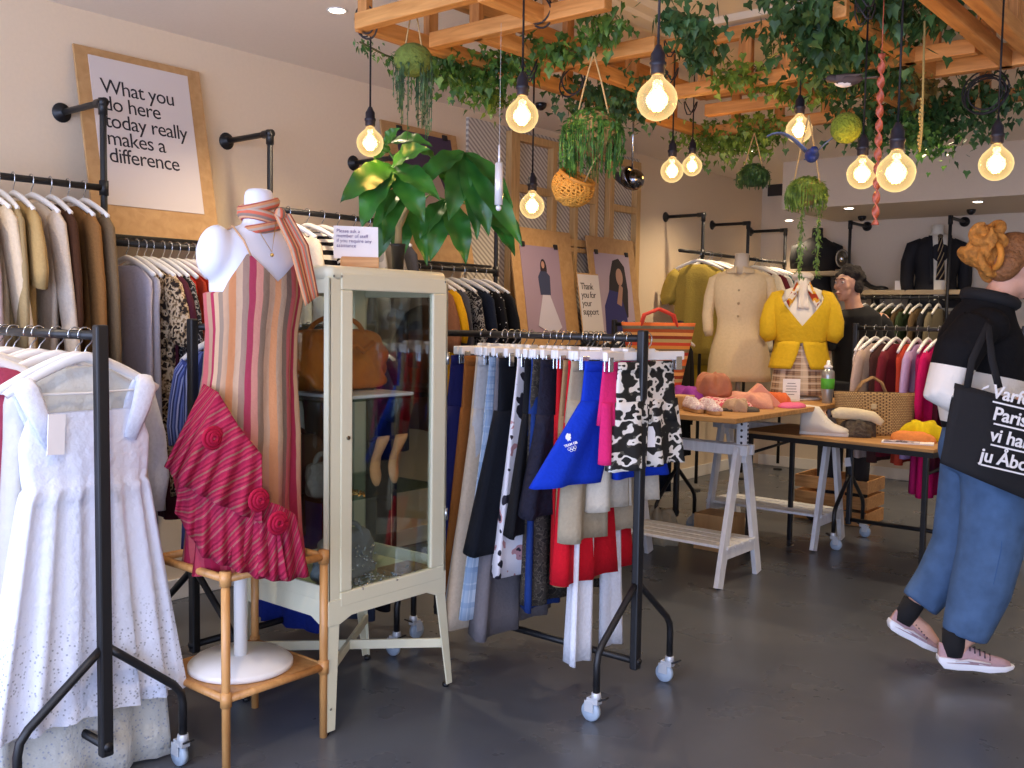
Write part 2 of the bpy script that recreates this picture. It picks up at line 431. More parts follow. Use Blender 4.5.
# ------------------------------------------------------------------ garments (local: x = shoulder line, y = thickness, z = 0 at the rail)
def sring(hw, th, z, amp, k, ph, cx=0, cy=0, n=36, p=.85, shear=0):
    out = []
    for i in range(n):
        a = 2 * PI * i / n; c = math.cos(a); s = math.sin(a)
        x = hw * math.copysign(abs(c) ** p, c)
        y = th * math.copysign(abs(s) ** .8, s) + amp * math.sin(k * x / max(hw, .01) * PI + ph) + amp * .5 * math.sin(k * 1.9 * x / max(hw, .01) * PI + ph * 2.3)
        out.append(V((cx + x, cy + y, z + amp * .15 * math.sin(3 * a))))
    return out
def body_rings(w, L, th, flare=1.0, amp=.012, k=2.2, ph=0, top=-.1, waist=None, nr=12, neck=.07):
    R = []
    R.append(sring(neck, .012, top + .008, 0, k, ph)); R.append(sring(neck + .03, .018, top, 0, k, ph))
    R.append(sring(w * .36, .022, top - .028, amp * .1, k, ph)); R.append(sring(w * .47, .026, top - .055, amp * .2, k, ph))
    R.append(sring(w * .49, .03, top - .09, amp * .3, k, ph))
    for j in range(nr):
        u = (j + 1) / nr; z = top - .09 - (L - .09) * u
        hw = w * .48 * (1 + (flare - 1) * u)
        if waist: hw *= 1 - waist * math.exp(-((u - .35) / .18) ** 2)
        R.append(sring(hw, th * (.75 + .4 * u), z, amp * (.4 + .8 * u), k, ph + u * .7))
    return R
def garment(kind, name, label, cat, mat, loc, rz, w=.4, L=.65, th=.03, flare=1.0, sl=.0, group=None, waist=None, amp=.012, k=None, collar=None, straps=False, sleeve_mat=None, swing=0, neck=.07, legw=1, lean=0):
    r = thing(name, label, cat, loc, rz, group)
    ph = rnd.uniform(0, 6.28); k = k or rnd.uniform(1.6, 2.8)
    if kind == 'top':
        b = MB(); b.loft(body_rings(w, L, th, flare, amp, k, ph, waist=waist, neck=neck)); b.build('body', mat, r)
        if sl:
            for s in (-1, 1):
                pts = [V((s * w * .40, 0, -.150)), V((s * w * .49, 0, -.19)), V((s * (w * .53 + .02), swing * .2, -.19 - sl * .35)), V((s * (w * .53 + .035), swing * .6, -.18 - sl * .7)), V((s * (w * .52 + .025), swing, -.16 - sl))]
                q = MB().tube(pts, [.045, .055, .052, .047, .042] if sl > .3 else [.045, .06, .063, .066, .066], 12, sq=.42, updir=(0, 1, 0))
                q.build('sleeve', sleeve_mat or mat, r)
        if collar:
            c = MB(); c.tube([V((math.cos(a) * .065, .01 + math.sin(a) * .03, -.088)) for a in [PI * (.1 + x * .18) + PI * .5 for x in range(10)]], .012, 7); c.build('collar', collar, r)
    elif kind == 'strappy':
        b = MB(); R = []
        for z, hw, t_ in ((-.215, w * .36, .02), (-.26, w * .40, .026), (-.3, w * .43, .03)): R.append(sring(hw, t_, z, 0, k, ph, n=72))
        R += [sring(w * a1, a2, a3, a4, k * 1.6, ph, n=72) for a1, a2, a3, a4 in ((.42, .035, -.38, .002), (.405, .034, -.42, .003), (.42, .042, -.43, amp * .3))]
        n = 14
        for j in range(n + 1):
            u = j / n; z = -.46 - (L - .46) * u
            R.append(sring(w * .44 * (1 + (flare - 1) * u), th * (.8 + .5 * u), z, amp * (.5 + .7 * u), k * 1.6, ph + .8 * u, n=72))
        b.loft(R, caps=False); b.build('body', mat, r)
        for s in (-1, 1):
            MB().tube([(s * w * .40, .0, -.125), (s * w * .39, .022, -.15), (s * w * .34, .03, -.21), (s * w * .26, .03, -.30)], [.026, .026, .024, .018], 8, sq=.3, updir=(0, 1, 0)).build('strap', cloth('#dfe4f3'), r)
            MB().tube([(s * w * .40, .0, -.122), (s * w * .39, -.022, -.15), (s * w * .34, -.03, -.21), (s * w * .26, -.03, -.30)], [.028, .034, .03, .02], 8, sq=.35, updir=(0, 1, 0)).build('strap', cloth('#dfe4f3'), r)
    elif kind in ('trousers', 'shorts'):
        b = MB(); cz = -.36 if kind == 'trousers' else -.30
        R = [sring(w * .5 * (1 + .12 * j / 5), .012 + .016 * j / 5, -.085 + (cz + .085) * j / 5, amp * j / 6, 2, ph) for j in range(6)]
        b.loft(R)
        for s in (-1, 1):
            R = []
            for j in range(12):
                u = j / 11; z = cz + .08 + (-L - cz - .08) * u
                R.append(sring(w * legw * (.285 + (flare - 1) * .28 * u), th * (.8 + .3 * u), z, amp * (.5 + u), 1.3, ph + s, cx=s * w * (.27 + (flare - 1) * .45 * u) + lean * u, cy=s * .006 + swing * u, n=24))
            b.loft(R)
        b.build('legs' if kind == 'trousers' else 'body', mat, r)
        MB().loft([sring(w * .505, .016, z, 0, 2, ph, n=28) for z in (-.082, -.12)]).build('waistband', sleeve_mat or mat, r)
    elif kind == 'skirt':
        b = MB(); R = [sring(w * .5 * (1 + (flare - 1) * j / 9), .012 + th * j / 9, -.085 - (L - .085) * j / 9, amp * (j + 1) / 8, k + 1, ph, cx=lean * j / 9) for j in range(10)]
        b.loft(R); b.build('body', mat, r)
        MB().loft([sring(w * .505, .016, z, 0, 2, ph, n=28) for z in (-.082, -.115)]).build('waistband', mat, r)
    return r
# ------------------------------------------------------------------ rolling garment rack
def rolling_rack(label, p, ax, L, H=1.334, n_end=(True, True), both=True, group=None):
    """p: foot of the near post, ax: direction of the rail (unit, xy)"""
    rz = math.atan2(ax[1], ax[0]); r = thing('garment_rack', label, 'clothes rack', (p[0], p[1], 0), rz, group)
    MB().tube([(0, 0, H - .02), (L, 0, H - .02)], .0135, 12).build('rail', BLACK, r)
    MB().tube([(-.02, 0, .15), (L + .02, 0, .15)], .013, 12).build('lower_bar', BLACK, r)
    for x in (0, L):
        b = MB(); b.box((x, 0, (H + .13) / 2 + .0), (.03, .036, H - .13 + .02)); b.build('post', BLACK, r, bevel=.006)
        for s in (-1, 1):
            MB().tube([(x, s * .012, .43), (x, s * .05, .40), (x, s * .215, .265), (x, s * .238, .235), (x, s * .245, .2), (x, s * .245, .095)], .0125, 10).build('leg', BLACK, r)
            c = thing('caster', None, None, (x, s * .245, 0)); c.parent = r
            MB().lathe([(.0, .105), (.016, .105), (.018, .092), (.018, .085), (0, .085)], (0, 0, 0), 14).box((.008, .0, .075), (.045, .03, .02)).box((.02, .016, .055), (.036, .003, .04)).box((.02, -.016, .055), (.036, .003, .04)).build('fork', plain('#c9cdd2', .4, .3), c, bevel=.002)
            wh = MB(); wh.lathe([(0, -.011), (.022, -.011), (.024, -.009), (.034, -.01), (.036, 0), (.034, .01), (.024, .009), (.022, .011), (0, .011)], (.02, 0, .036), 22, Matrix.Rotation(PI/2, 3, 'X')); wh.build('wheel', plain('#a3b3c4', .35), c)
            MB().box((-.03, 0, .088), (.035, .022, .006), Matrix.Rotation(.5, 3, 'Y')).build('brake_lever', BLACK, c, bevel=.002)
    return r
# ------------------------------------------------------------------ pipe racks on the wall
def flange(b, p, ax):
    R = Matrix.Rotation(PI/2, 3, 'Y') if ax == 'x' else Matrix.Rotation(-PI/2, 3, 'X')
    b.lathe([(0, 0), (.04, 0), (.042, .004), (.04, .008), (.024, .012), (.02, .03), (0, .03)], p, 20, R)
def pipe_bay(label, y0, y1, z, ex, first=True, last=True, H=2.225, up0=True, up1=True):
    r = thing('clothes_rail', label, 'clothes rail', (ex, y0, 0))
    g = lambda x, y, zz: V((x - ex, y - y0, zz))
    MB().tube([g(ex, y0, z), g(ex, y1, z)], .0135, 12).build('rail', BLACK, r)
    for y, on in ((y0, first), (y1, last)):
        if not on: continue
        b = MB(); b.tube([g(WX + .01, y, H), g(ex - .02, y, H), g(ex, y, H - .02), g(ex, y, .06)], .0135, 12)
        b.tube([g(ex, y, H - .05), g(ex, y, H + .016)], .0185, 12); b.tube([g(ex - .05, y, H), g(ex + .016, y, H)], .0185, 12); b.tube([g(ex, y, z - .03), g(ex, y, z + .03)], .019, 12)
        b.tube([g(ex, y, 0), g(ex, y, .012)], .04, 14)
        b.build('upright', BLACK, r)
        f = MB(); flange(f, g(WX, y, H), 'x'); f.build('wall_flange', BLACK, r)
    return r
EX = -3.85
RY = [1.24, 2.052, 2.87, 3.69, 4.515]
pipe_bay('black pipe clothes rail on the left wall carrying beige and brown knitwear', RY[0], RY[1], 1.882, EX)
pipe_bay('low black pipe clothes rail under the large lettered poster with red dresses', RY[1] + .04, RY[2] - .04, 1.665, EX, False, False)
pipe_bay('black pipe clothes rail on the left wall just behind the scarf of the dressed mannequin', RY[2], RY[3], 1.876, EX)
pipe_bay('low black pipe clothes rail right of the big leafy plant', RY[3] + .04, RY[4], 1.656, EX, False, True)
# ---- rail fillings
def fill(rows, y0, y1, z, x, hgroup, hlabel, hw=.42, hkind='slim', jig=.12, hmat=None, along='y'):
    n = len(rows)
    for i, row in enumerate(rows):
        u = (i + .5) / n; y = y0 + (y1 - y0) * u + rnd.uniform(-.008, .008); rz = rnd.uniform(-jig, jig)
        kind, name, label, cat, mat, kw = row
        loc = (x, y, z) if along == 'y' else (y, x, z)
        rr = rz if along == 'y' else rz + PI/2
        kk = 'clip' if kind in ('trousers', 'shorts', 'skirt') else hkind
        hang(kk, hgroup, hlabel, loc, rr, .36 if kk == 'clip' else hw, hmat)
        kw = dict(kw); rr += kw.pop('turn', 0)
        garment(kind, name, label, cat, mat, loc, rr, **kw)
W_ = 'beige knitwear rail at the top left'
G = []
def T(kind, name, label, cat, col, **kw):
    m = col if not isinstance(col, str) else cloth(col)
    return (kind, name, label, cat, m, kw)
fill([
 T('top', 'shirt', 'pale grey shirt hanging furthest left on the knitwear rail, short sleeve showing', 'shirt', '#d6d3d8', L=.62, sl=.22),
 T('top', 'cardigan', 'dark charcoal cardigan between pale shirts at the left end of the knitwear rail', 'cardigan', '#3f4149', L=.75, sl=.5),
 T('top', 'top', 'long grey beige knit top on the knitwear rail beside the charcoal cardigan', 'top', '#a79a8c', L=.95, sl=.55),
 T('top', 'blouse', 'dusty lilac pink blouse on the knitwear rail', 'blouse', '#b9a6a6', L=.8, sl=.58),
 T('top', 'sweater', 'cream knitted sweater with a ribbed cuff swung forward on the knitwear rail', 'sweater', '#d9c8ae', L=.65, sl=.6, swing=.05),
 T('top', 'jumper', 'olive beige jumper between the cream and the camel sweaters', 'jumper', '#a4906a', L=.8, sl=.5),
 T('top', 'knit_vest', 'camel ruffled vest top half hidden on the knitwear rail', 'top', '#b39663', L=.6, sl=.25),
 T('top', 'sweatshirt', 'off-white sweatshirt with long sleeve, fourth from the right on the knitwear rail', 'sweatshirt', '#cfc1b0', L=.72, sl=.64, swing=.04),
 T('top', 'jacket', 'dark chocolate brown jacket pressed between pale sweatshirt and camel coat', 'jacket', '#4a2f20', L=.7, sl=.5),
 T('top', 'coat', 'camel brown wool coat second from the right end of the knitwear rail', 'coat', '#8a6238', L=.88, sl=.66, th=.04),
 T('top', 'coat', 'grey brown long coat at the right end of the knitwear rail by the pipe upright', 'coat', '#74624a', L=1.05, sl=.68, th=.045),
], 1.26, 2.0, 1.882, EX, 'hangers of the knitwear rail', 'white plastic hanger on the beige knitwear rail at the top left')
LEO = blotch([(0, '#2c2420'), (.42, '#8b7355'), (.5, '#c9b394'), (.62, '#3a2e25')], 45)
LEOG = blotch([(0, '#1d1c1f'), (.45, '#8f8c88'), (.55, '#26252a')], 50)
FLOR = blotch([(0, '#3c3745'), (.4, '#c6bcc4'), (.5, '#ece6e8'), (.6, '#a86a62')], 28)
ZEB = uvstripes(['#efe9e0', '#1b1a1c'], 14, 1, wobble=.03)
DOTS = blotch([(0, '#f2efe9'), (.12, '#f2efe9'), (.13, '#17171b')], 40, 'voronoi')
fill([
 T('top', 'dress', 'long pale lilac dress leftmost on the low rail under the lettered poster', 'dress', '#bcb6c2', L=1.05, flare=1.15),
 T('top', 'slip_dress', 'long pale grey satin dress next to the lilac grey one under the lettered poster', 'dress', '#b6b3bc', L=1.0, flare=1.1),
 T('top', 'dress', 'leopard print tan dress under the lettered poster', 'dress', LEO, L=.95, sl=.25),
 T('top', 'dress', 'dark burgundy dress on the rail under the lettered poster', 'dress', '#4b1f2c', L=1.05, sl=.2),
 T('top', 'blouse', 'grey snake print blouse beside the burgundy dress', 'blouse', LEOG, L=.75, sl=.3),
 T('top', 'dress', 'scarlet red dress in the middle of the rail under the lettered poster', 'dress', '#b2261c', L=.9, sl=.0, th=.04),
 T('top', 'dress', 'brick red dress directly right of the scarlet one', 'dress', '#a23a26', L=.86, sl=.0, th=.04),
 T('top', 't_shirt', 'coral orange t-shirt with its sleeve forward on the rail under the lettered poster', 't-shirt', '#c5492c', L=.62, sl=.26),
 T('top', 'blouse', 'beige and orange patterned blouse beside the coral t-shirt', 'blouse', blotch([(0, '#b7a58c'), (.5, '#cdbfa8'), (.6, '#c0703a')], 25), L=.8, sl=.22),
 T('top', 'shirt', 'dark olive green shirt behind the mannequin shoulder', 'shirt', '#3b3a22', L=.72, sl=.5),
 T('top', 'top', 'dark red top at the right end of the rail behind the mannequin shoulder', 'top', '#a1201f', L=.66, sl=.3),
], 2.13, 2.56, 1.665, EX, 'hangers of the rail under the poster', 'white plastic hanger on the low rail under the lettered poster')
fill([
 T('top', 'sweater', 'cream sweater at the left end of the rail behind the mannequin scarf', 'sweater', '#d5c7b1', L=.6, sl=.4),
 T('top', 'top', 'zebra striped black and cream top behind the small sign on the cabinet', 'top', ZEB, L=.62, sl=.22, th=.05, turn=.35),
 T('top', 'blouse', 'ivory blouse on the rail behind the mannequin scarf', 'blouse', '#dcd2c4', L=.62, sl=.3),
 T('top', 'shirt', 'dark slate shirt seen through the upper cabinet glass', 'shirt', '#4a4c55', L=.95, sl=.5),
 T('top', 'dress', 'grey feather print dress seen through the cabinet glass', 'dress', blotch([(0, '#7d7a78'), (.5, '#9a9692'), (.6, '#595654')], 12), L=1.1, sl=.4, th=.05),
 T('top', 'dress', 'taupe long dress seen through the right of the cabinet glass', 'dress', '#7b736b', L=1.15, sl=.3, th=.05),
 T('top', 'coat', 'dark grey coat hidden behind the big plant leaves', 'coat', '#45444a', L=1.1, sl=.6, th=.05),
], 2.93, 3.64, 1.876, EX, 'hangers of the rail behind the scarf', 'white plastic hanger on the rail behind the mannequin scarf')
fill([
 T('top', 'blouse', 'terracotta brown blouse at the left end of the rail right of the plant', 'blouse', '#83563b', L=.8, sl=.3),
 T('top', 't_shirt', 'mustard yellow t-shirt on the low rail right of the big plant', 't-shirt', '#d6a016', L=.6, sl=.24, th=.05),
 T('top', 'jacket', 'slate grey jacket right of the mustard t-shirt', 'jacket', '#4a4c56', L=.6, sl=.5),
 T('top', 'blouse', 'black and white leopard blouse on the low rail right of the plant', 'blouse', LEOG, L=.66, sl=.4),
 T('top', 'shirt', 'navy shirt on the low rail right of the plant', 'shirt', '#1a2233', L=.7, sl=.5),
 T('top', 'blouse', 'black blouse with cream dots at the right of the low rail by the plant', 'blouse', DOTS, L=.66, sl=.4),
 T('top', 'dress', 'plain black dress at the right end of the low rail by the plant', 'dress', '#18181b', L=.8, sl=.3),
], 3.8, 4.46, 1.656, EX, 'hangers right of the plant', 'white plastic hanger on the low rail right of the big plant')

# ---- rolling rack in front left: white summer dresses
WD = eyelet('#dfe4f3')
RLx, RLy = -2.6, 1.37
rolling_rack('black wheeled clothes rack at the left edge full of white summer dresses', (RLx, RLy), (-1, 0), .98)
rowsL = [
 ('strappy', 'sundress', 'white eyelet sundress with knotted straps facing out at front of left rack', 'dress', WD, dict(w=.44, L=1.09, flare=1.55, th=.034, amp=.018, k=4)),
 ('top', 'sundress', 'cream white cotton maxi dress hanging lowest, behind the eyelet sundress', 'dress', eyelet('#cfcfc8'), dict(w=.40, L=1.2, flare=1.4, th=.035, amp=.018, k=3.2)),
 ('top', 'dress', 'long dusty pink skirted dress low at the bottom left corner', 'dress', cloth('#a8445c'), dict(w=.40, L=1.2, flare=1.6, amp=.02)),
 ('top', 'blouse', 'white cotton blouse with lace shoulder right of the eyelet sundress straps', 'blouse', cloth('#cdd0d8'), dict(w=.50, L=.75, flare=1.05, sl=.4, amp=.015)),
 ('top', 'sundress', 'pale grey blue dress showing at the left edge of the photo', 'dress', cloth('#b9c3cb'), dict(w=.44, L=.98, flare=1.6, th=.05, amp=.02)),
 ('top', 'cardigan', 'coral red top on the left rack showing right of the black post', 'top', cloth('#c8393c'), dict(w=.42, L=.6, sl=.3)),
 ('top', 'blouse', 'pale yellow blouse on the left rack', 'blouse', cloth('#d8d7b0'), dict(w=.42, L=.7, sl=.3)),
 ('top', 'blouse', 'pink blouse on the left rack above the pale grey blue dress', 'blouse', cloth('#cf6f88'), dict(w=.44, L=.7, sl=.35)),
 ('top', 'blouse', 'small floral white and grey blouse at the far end of the left rack', 'blouse', FLOR, dict(w=.42, L=.8, sl=.3)),
 ('top', 'shirt', 'white shirt at the far end of the left rack', 'shirt', cloth('#d8dade'), dict(w=.42, L=.8, sl=.4)),
 ('top', 'top', 'light blue top at the far end of the left rack', 'top', cloth('#9cb2c9'), dict(w=.42, L=.7, sl=.3)),
 ('top', 'dress', 'burgundy lace dress at the far end of the left rack', 'dress', cloth('#5c2436'), dict(w=.40, L=1.15, flare=1.4)),
 ('top', 'shirt', 'pale mint shirt deep on the left rack', 'shirt', cloth('#c3d2cc'), dict(w=.42, L=.7, sl=.3)),
 ('top', 'blouse', 'lavender blouse deep on the left rack', 'blouse', cloth('#b6b0cc'), dict(w=.42, L=.7, sl=.3)),
 ('top', 'shirt', 'ivory shirt deep on the left rack', 'shirt', cloth('#dcd6c6'), dict(w=.42, L=.75, sl=.3)),
 ('top', 'dress', 'navy dress last on the left rack', 'dress', cloth('#20263a'), dict(w=.40, L=1.1, flare=1.2)),
]
for i, (kind, name, label, cat, mat, kw) in enumerate(rowsL):
    x = RLx - .085 - i * .056; rz = PI/2 + rnd.uniform(-.1, .1)
    yy = RLy - (.24 if 'dusty pink' in label else .17 if 'grey blue' in label else 0)
    hang('broad', 'broad hangers of the left rack', 'broad white hanger on the front left rack of summer dresses', (x, yy, 1.334 - .02), rz, .44)
    garment(kind, name, label, cat, mat, (x, yy, 1.314), rz, **kw)
MB().box((0, 0, 0), (.05, .003, .11)).build('t', PAPER, None)
o = bpy.data.objects['t']; o.name = 'price_tag'; o.location = (RLx - .035, 1.26, 1.045); o.rotation_euler = (0, .05, PI/2 + .1); tag(o, 'blank white paper price tag on the front of the eyelet sundress', 'tag')

# ---- rolling rack in the middle behind the mannequin
rolling_rack('black wheeled clothes rack behind the striped dress mannequin, mostly hidden by the cabinet', (-3.17, 2.02), (0, 1), .9, 1.35)
BLP = uvstripes(['#31407f', '#5868a8', '#273466', '#8a94c4'], 9, 0)
fill([
 T('top', 'shirt', 'blue striped shirt on a white hanger left of the black post behind the mannequin', 'shirt', BLP, L=.75, sl=.3, th=.04),
 T('top', 'jacket', 'dark navy jacket behind the blue striped shirt', 'jacket', '#1a2140', L=.7, sl=.45, th=.04),
 T('top', 'shirt', 'white shirt between the mannequin and the cabinet', 'shirt', '#c9ccd2', L=.6, sl=.35),
 T('top', 'jacket', 'black jacket on the rack behind the cabinet', 'jacket', '#202126', L=.7, sl=.5),
 T('top', 'top', 'cobalt blue top low behind the cabinet', 'top', '#1c2f86', L=1.1, sl=.2),
 T('trousers', 'trousers', 'dark red trousers seen through the cabinet glass', 'trousers', '#6c1a20', L=.95),
 T('top', 'jacket', 'black coat seen through the cabinet glass', 'coat', '#17181c', L=1.0, sl=.5, th=.05),
 T('top', 'dress', 'slate blue dress seen low through the cabinet glass', 'dress', '#39435a', L=1.12, sl=.2),
 T('top', 'dress', 'black dress on the rack end behind the cabinet', 'dress', '#1b1a20', L=1.1, sl=.2),
], 2.05, 2.86, 1.33, -3.17, 'hangers behind the cabinet', 'white hanger on the rack between mannequin and cabinet', hkind='slim')

# ---- rolling rack of trousers
rolling_rack('black wheeled clothes rack of trousers and shorts in the middle of the shop', (-1.845, 2.97), (-1, 0), .98)
CAMO = blotch([(0, '#2b2b2a'), (.45, '#55544b'), (.485, '#e7e4dc'), (.62, '#2b2b29')], 20, detail=1.3, stretch=(1, 1, 1.5))
FLW = blotch([(0, '#2c2a33'), (.36, '#d9d7dd'), (.6, '#b98a8d'), (.66, '#2e2c36')], 16)
TEX = plain('#1f1f2e', .85, 0, .8, 60, spec=.2, var=.2)
GING = check('#aebccb', '#6f8aa9', '#6f8aa9', 12)
rowsR = [ # x offset from the post, kind ...
 (.012, T('shorts', 'shorts', 'black and white camouflage shorts facing out at the front end of the trouser rack', 'shorts', CAMO, w=.33, L=.46, th=.035, flare=1.12, dy=.05)),
 (.05, T('shorts', 'shorts', 'bright pink shorts between the blue shorts and the camouflage shorts', 'shorts', '#d42a6e', w=.32, L=.43, th=.02, flare=1.1, dy=-.01)),
 (.10, T('shorts', 'sports_shorts', 'royal blue sports shorts with white emblem flaring out of the trouser rack', 'shorts', cloth('#1238b8'), w=.32, L=.51, th=.03, flare=1.7, turn=-.30, lean=-.06, amp=.008)),
 (.125, T('shorts', 'shorts', 'light beige shorts below the camouflage shorts at the rack front', 'shorts', '#cbc3b2', w=.36, L=.62, th=.025, flare=1.1, dy=.09)),
 (.165, T('shorts', 'shorts', 'khaki beige long shorts hanging below the blue sports shorts', 'shorts', '#a4977f', w=.36, L=.72, th=.035, flare=1.15)),
 (.20, T('skirt', 'skirt', 'bright red skirt with its hem low below the khaki shorts', 'skirt', '#c01223', w=.34, L=.87, th=.05, flare=1.5)),
 (.18, T('trousers', 'trousers', 'slim white trousers reaching lowest of all on the trouser rack', 'trousers', '#dfe2ea', w=.34, L=1.17, th=.022, flare=1.25, legw=.5)),
 (.225, T('trousers', 'trousers', 'tan trousers squeezed beside the red garment on the trouser rack', 'trousers', '#9a7c57', w=.32, L=.9, th=.02)),
 (.245, T('trousers', 'trousers', 'scarlet red trousers squeezed in the middle of the trouser rack', 'trousers', '#b3151d', w=.32, L=.86, th=.018)),
 (.30, T('trousers', 'trousers', 'dark indigo crinkled balloon trousers left of the blue sports shorts', 'trousers', TEX, w=.38, L=.64, th=.05, flare=1.25, lean=-.03)),
 (.335, T('trousers', 'trousers', 'mottled grey brown trousers with low hem on the trouser rack', 'trousers', blotch([(0, '#3a352f'), (.5, '#575047'), (.55, '#2c2926')], 60), w=.36, L=.98, th=.03, flare=1.1)),
 (.365, T('trousers', 'trousers', 'navy blue trousers low beside the mottled pair', 'trousers', '#1b3572', w=.36, L=1.0, th=.025, flare=1.15)),
 (.395, T('trousers', 'trousers', 'black linen trousers left of the indigo balloon trousers', 'trousers', '#16171b', w=.38, L=.72, th=.03, flare=1.2, lean=-.05)),
 (.43, T('skirt', 'skirt', 'white skirt with dark and pink flower print peeking below black trousers', 'skirt', FLW, w=.34, L=.88, th=.035, flare=1.45, lean=-.05)),
 (.50, T('trousers', 'trousers', 'wide black trousers, the broadest dark pair at the left half of the trouser rack', 'trousers', '#0f131b', w=.38, L=.80, th=.05, flare=1.25, lean=-.08)),
 (.54, T('trousers', 'trousers', 'long mid grey trousers below the wide black pair', 'trousers', '#6b676b', w=.36, L=1.12, th=.045, flare=1.3, lean=-.05)),
 (.57, T('trousers', 'trousers', 'blue gingham trousers beside the long grey pair', 'trousers', GING, w=.36, L=1.05, th=.025, flare=1.35, lean=-.05)),
 (.60, T('trousers', 'trousers', 'pale grey trousers near the left end of the trouser rack', 'trousers', '#a9abad', w=.36, L=1.0, th=.02, flare=1.3, lean=-.05)),
 (.635, T('trousers', 'trousers', 'light beige drawstring trousers third from the left end of the trouser rack', 'trousers', '#b5a692', w=.36, L=1.1, th=.03, flare=1.4, lean=-.05)),
 (.69, T('trousers', 'trousers', 'cinnamon brown trousers second from the left end of the trouser rack', 'trousers', '#8a5527', w=.36, L=1.08, th=.025, flare=1.2, lean=-.05)),
 (.745, T('trousers', 'trousers', 'indigo blue trousers at the left end of the trouser rack by the cabinet', 'trousers', '#22245c', w=.36, L=1.05, th=.035, flare=1.1)),
]
for off, (kind, name, label, cat, mat, kw) in rowsR:
    kw = dict(kw); turn = kw.pop('turn', 0); dy = kw.pop('dy', 0); x = -1.845 - off; rz = PI/2 + rnd.uniform(-.1, .1) + turn
    hang('clip', 'clip hangers of the trouser rack', 'white clip hanger on the middle rack of trousers and shorts', (x, 2.97 + dy, 1.314), rz + rnd.uniform(-.22, .1), .35)
    g = garment(kind, name, label, cat, mat, (x, 2.97 + dy, 1.314), rz, **kw)
    if name == 'sports_shorts': SHORTS = g
    if off == .012: CAMOG = g
# ------------------------------------------------------------------ cabinet
GLASS = glassmat('#f2f7f5')
c = thing('display_cabinet', 'tall cream metal glass-door display cabinet on splayed legs', 'cabinet', (-2.67, 2.32, 0))
def lc(x, y, z): return V((x + 2.67, y - 2.32, z))
x0, x1, y0, y1, zb, zt = -2.90, -2.44, 2.045, 2.60, .37, 1.54
# corner posts with the legs growing out of them
for (x, y, ox, oy) in ((x1, y0, .0, -.012), (x1, y1, .0, .045), (x0, y0, -.01, -.012), (x0, y1, -.01, .045)):
    sx = 1 if x == x1 else -1; sy = 1 if y == y1 else -1; b = MB()
    for wx, wy in ((.026, .006), (.006, .05)):
        rings = []
        for z, kx, ky, s in ((0.012, ox, oy, .9 if y == y0 else .62), (.37, 0, 0, 1), (1.50, 0, 0, 1)):
            cx, cy = x + kx, y + ky; w1 = wx * (s if wx > .01 else 1); w2 = wy * (s if wy > .01 else 1)
            rings.append([lc(cx, cy, z), lc(cx - sx * w1, cy, z), lc(cx - sx * w1, cy - sy * w2, z), lc(cx, cy - sy * w2, z)])
        b.loft(rings)
    b.build('corner_leg', CREAM, c, bevel=.004, smooth=False)
    MB().lathe([(0, 0), (.012, 0), (.014, .006), (.012, .014), (0, .014)], lc(x + ox - sx * .018, y + oy - sy * .018, 0), 12).build('foot', BLACK, c)
b = MB()
n = 5; rings = []
for z, g in ((1.495, 0), (1.525, 0), (1.536, -.006), (1.54, -.018)):
    ring = []
    for (cx, cy, a0) in ((x1, y1, 0), (x0, y1, 90), (x0, y0, 180), (x1, y0, 270)):
        sx = 1 if cx == x1 else -1; sy = 1 if cy == y1 else -1; rr = .03
        for k in range(n + 1):
            a = math.radians(a0 + 90 * k / n); q = rr + g
            ring.append(lc(cx - sx * rr + q * math.cos(a), cy - sy * rr + q * math.sin(a), z))
    rings.append(ring)
b.loft(rings); b.build('top_panel', CREAM, c)
b = MB(); b.box(lc((x0 + x1) / 2, (y0 + y1) / 2, .445), (x1 - x0 - .02, y1 - y0 - .02, .012)); b.build('bottom_panel', CREAM, c, smooth=False)
b = MB()   # lower aprons, arched slightly, and side/back frames
for xx in (x1 - .004, x0 + .004):
    b.prism([(y0, .45), (y1, .45), (y1, .365), (y1 - .05, .365), (y1 - .10, .385), (y0 + .10, .385), (y0 + .05, .365), (y0, .365)], lc(xx, 0, 0) + V((0, 2.32 - 2.32, 0)), (0, 1, 0), (0, 0, 1), (.006, 0, 0))
for yy in (y0 + .002, y1 - .008):
    b.prism([(x0, .45), (x1, .45), (x1, .365), (x1 - .05, .365), (x1 - .09, .385), (x0 + .09, .385), (x0 + .05, .365), (x0, .365)], lc(0, yy, 0), (1, 0, 0), (0, 0, 1), (0, .006, 0))
b.build('apron', CREAM, c, smooth=False, bevel=.002)
for yy, nm in ((y0 + .006, 0), (y1 - .006, 1)):
    b = MB()
    for (ux, uz, sx_, sz_) in (((x0 + x1) / 2, 1.475, x1 - x0, .05), ((x0 + x1) / 2, .47, x1 - x0, .05), (x0 + .012, .97, .024, .96), (x1 - .012, .97, .024, .96)):
        b.box(lc(ux, yy, uz), (sx_, .01, sz_))
    s_ = b.build('side_frame', CREAM, c, smooth=False, bevel=.003)
    MB().box(lc((x0 + x1) / 2, yy, .97), (x1 - x0 - .05, .003, .96)).build('side_glass', GLASS, s_, smooth=False)
b = MB()
for (uy, uz, sy_, sz_) in (((y0 + y1) / 2, 1.475, y1 - y0, .05), ((y0 + y1) / 2, .47, y1 - y0, .05)): b.box(lc(x0 + .006, uy, uz), (.01, sy_, sz_))
s_ = b.build('back_frame', CREAM, c, smooth=False, bevel=.003)
MB().box(lc(x0 + .006, (y0 + y1) / 2, .97), (.003, y1 - y0 - .1, .97)).build('back_glass', GLASS, s_, smooth=False)
b = MB(); b.box(lc(x0 + .02, y1 - .04, .97), (.02, .05, 1.06))
for k in range(30): b.box(lc(x0 + .031, y1 - .04, .5 + k * .033), (.002, .014, .006))
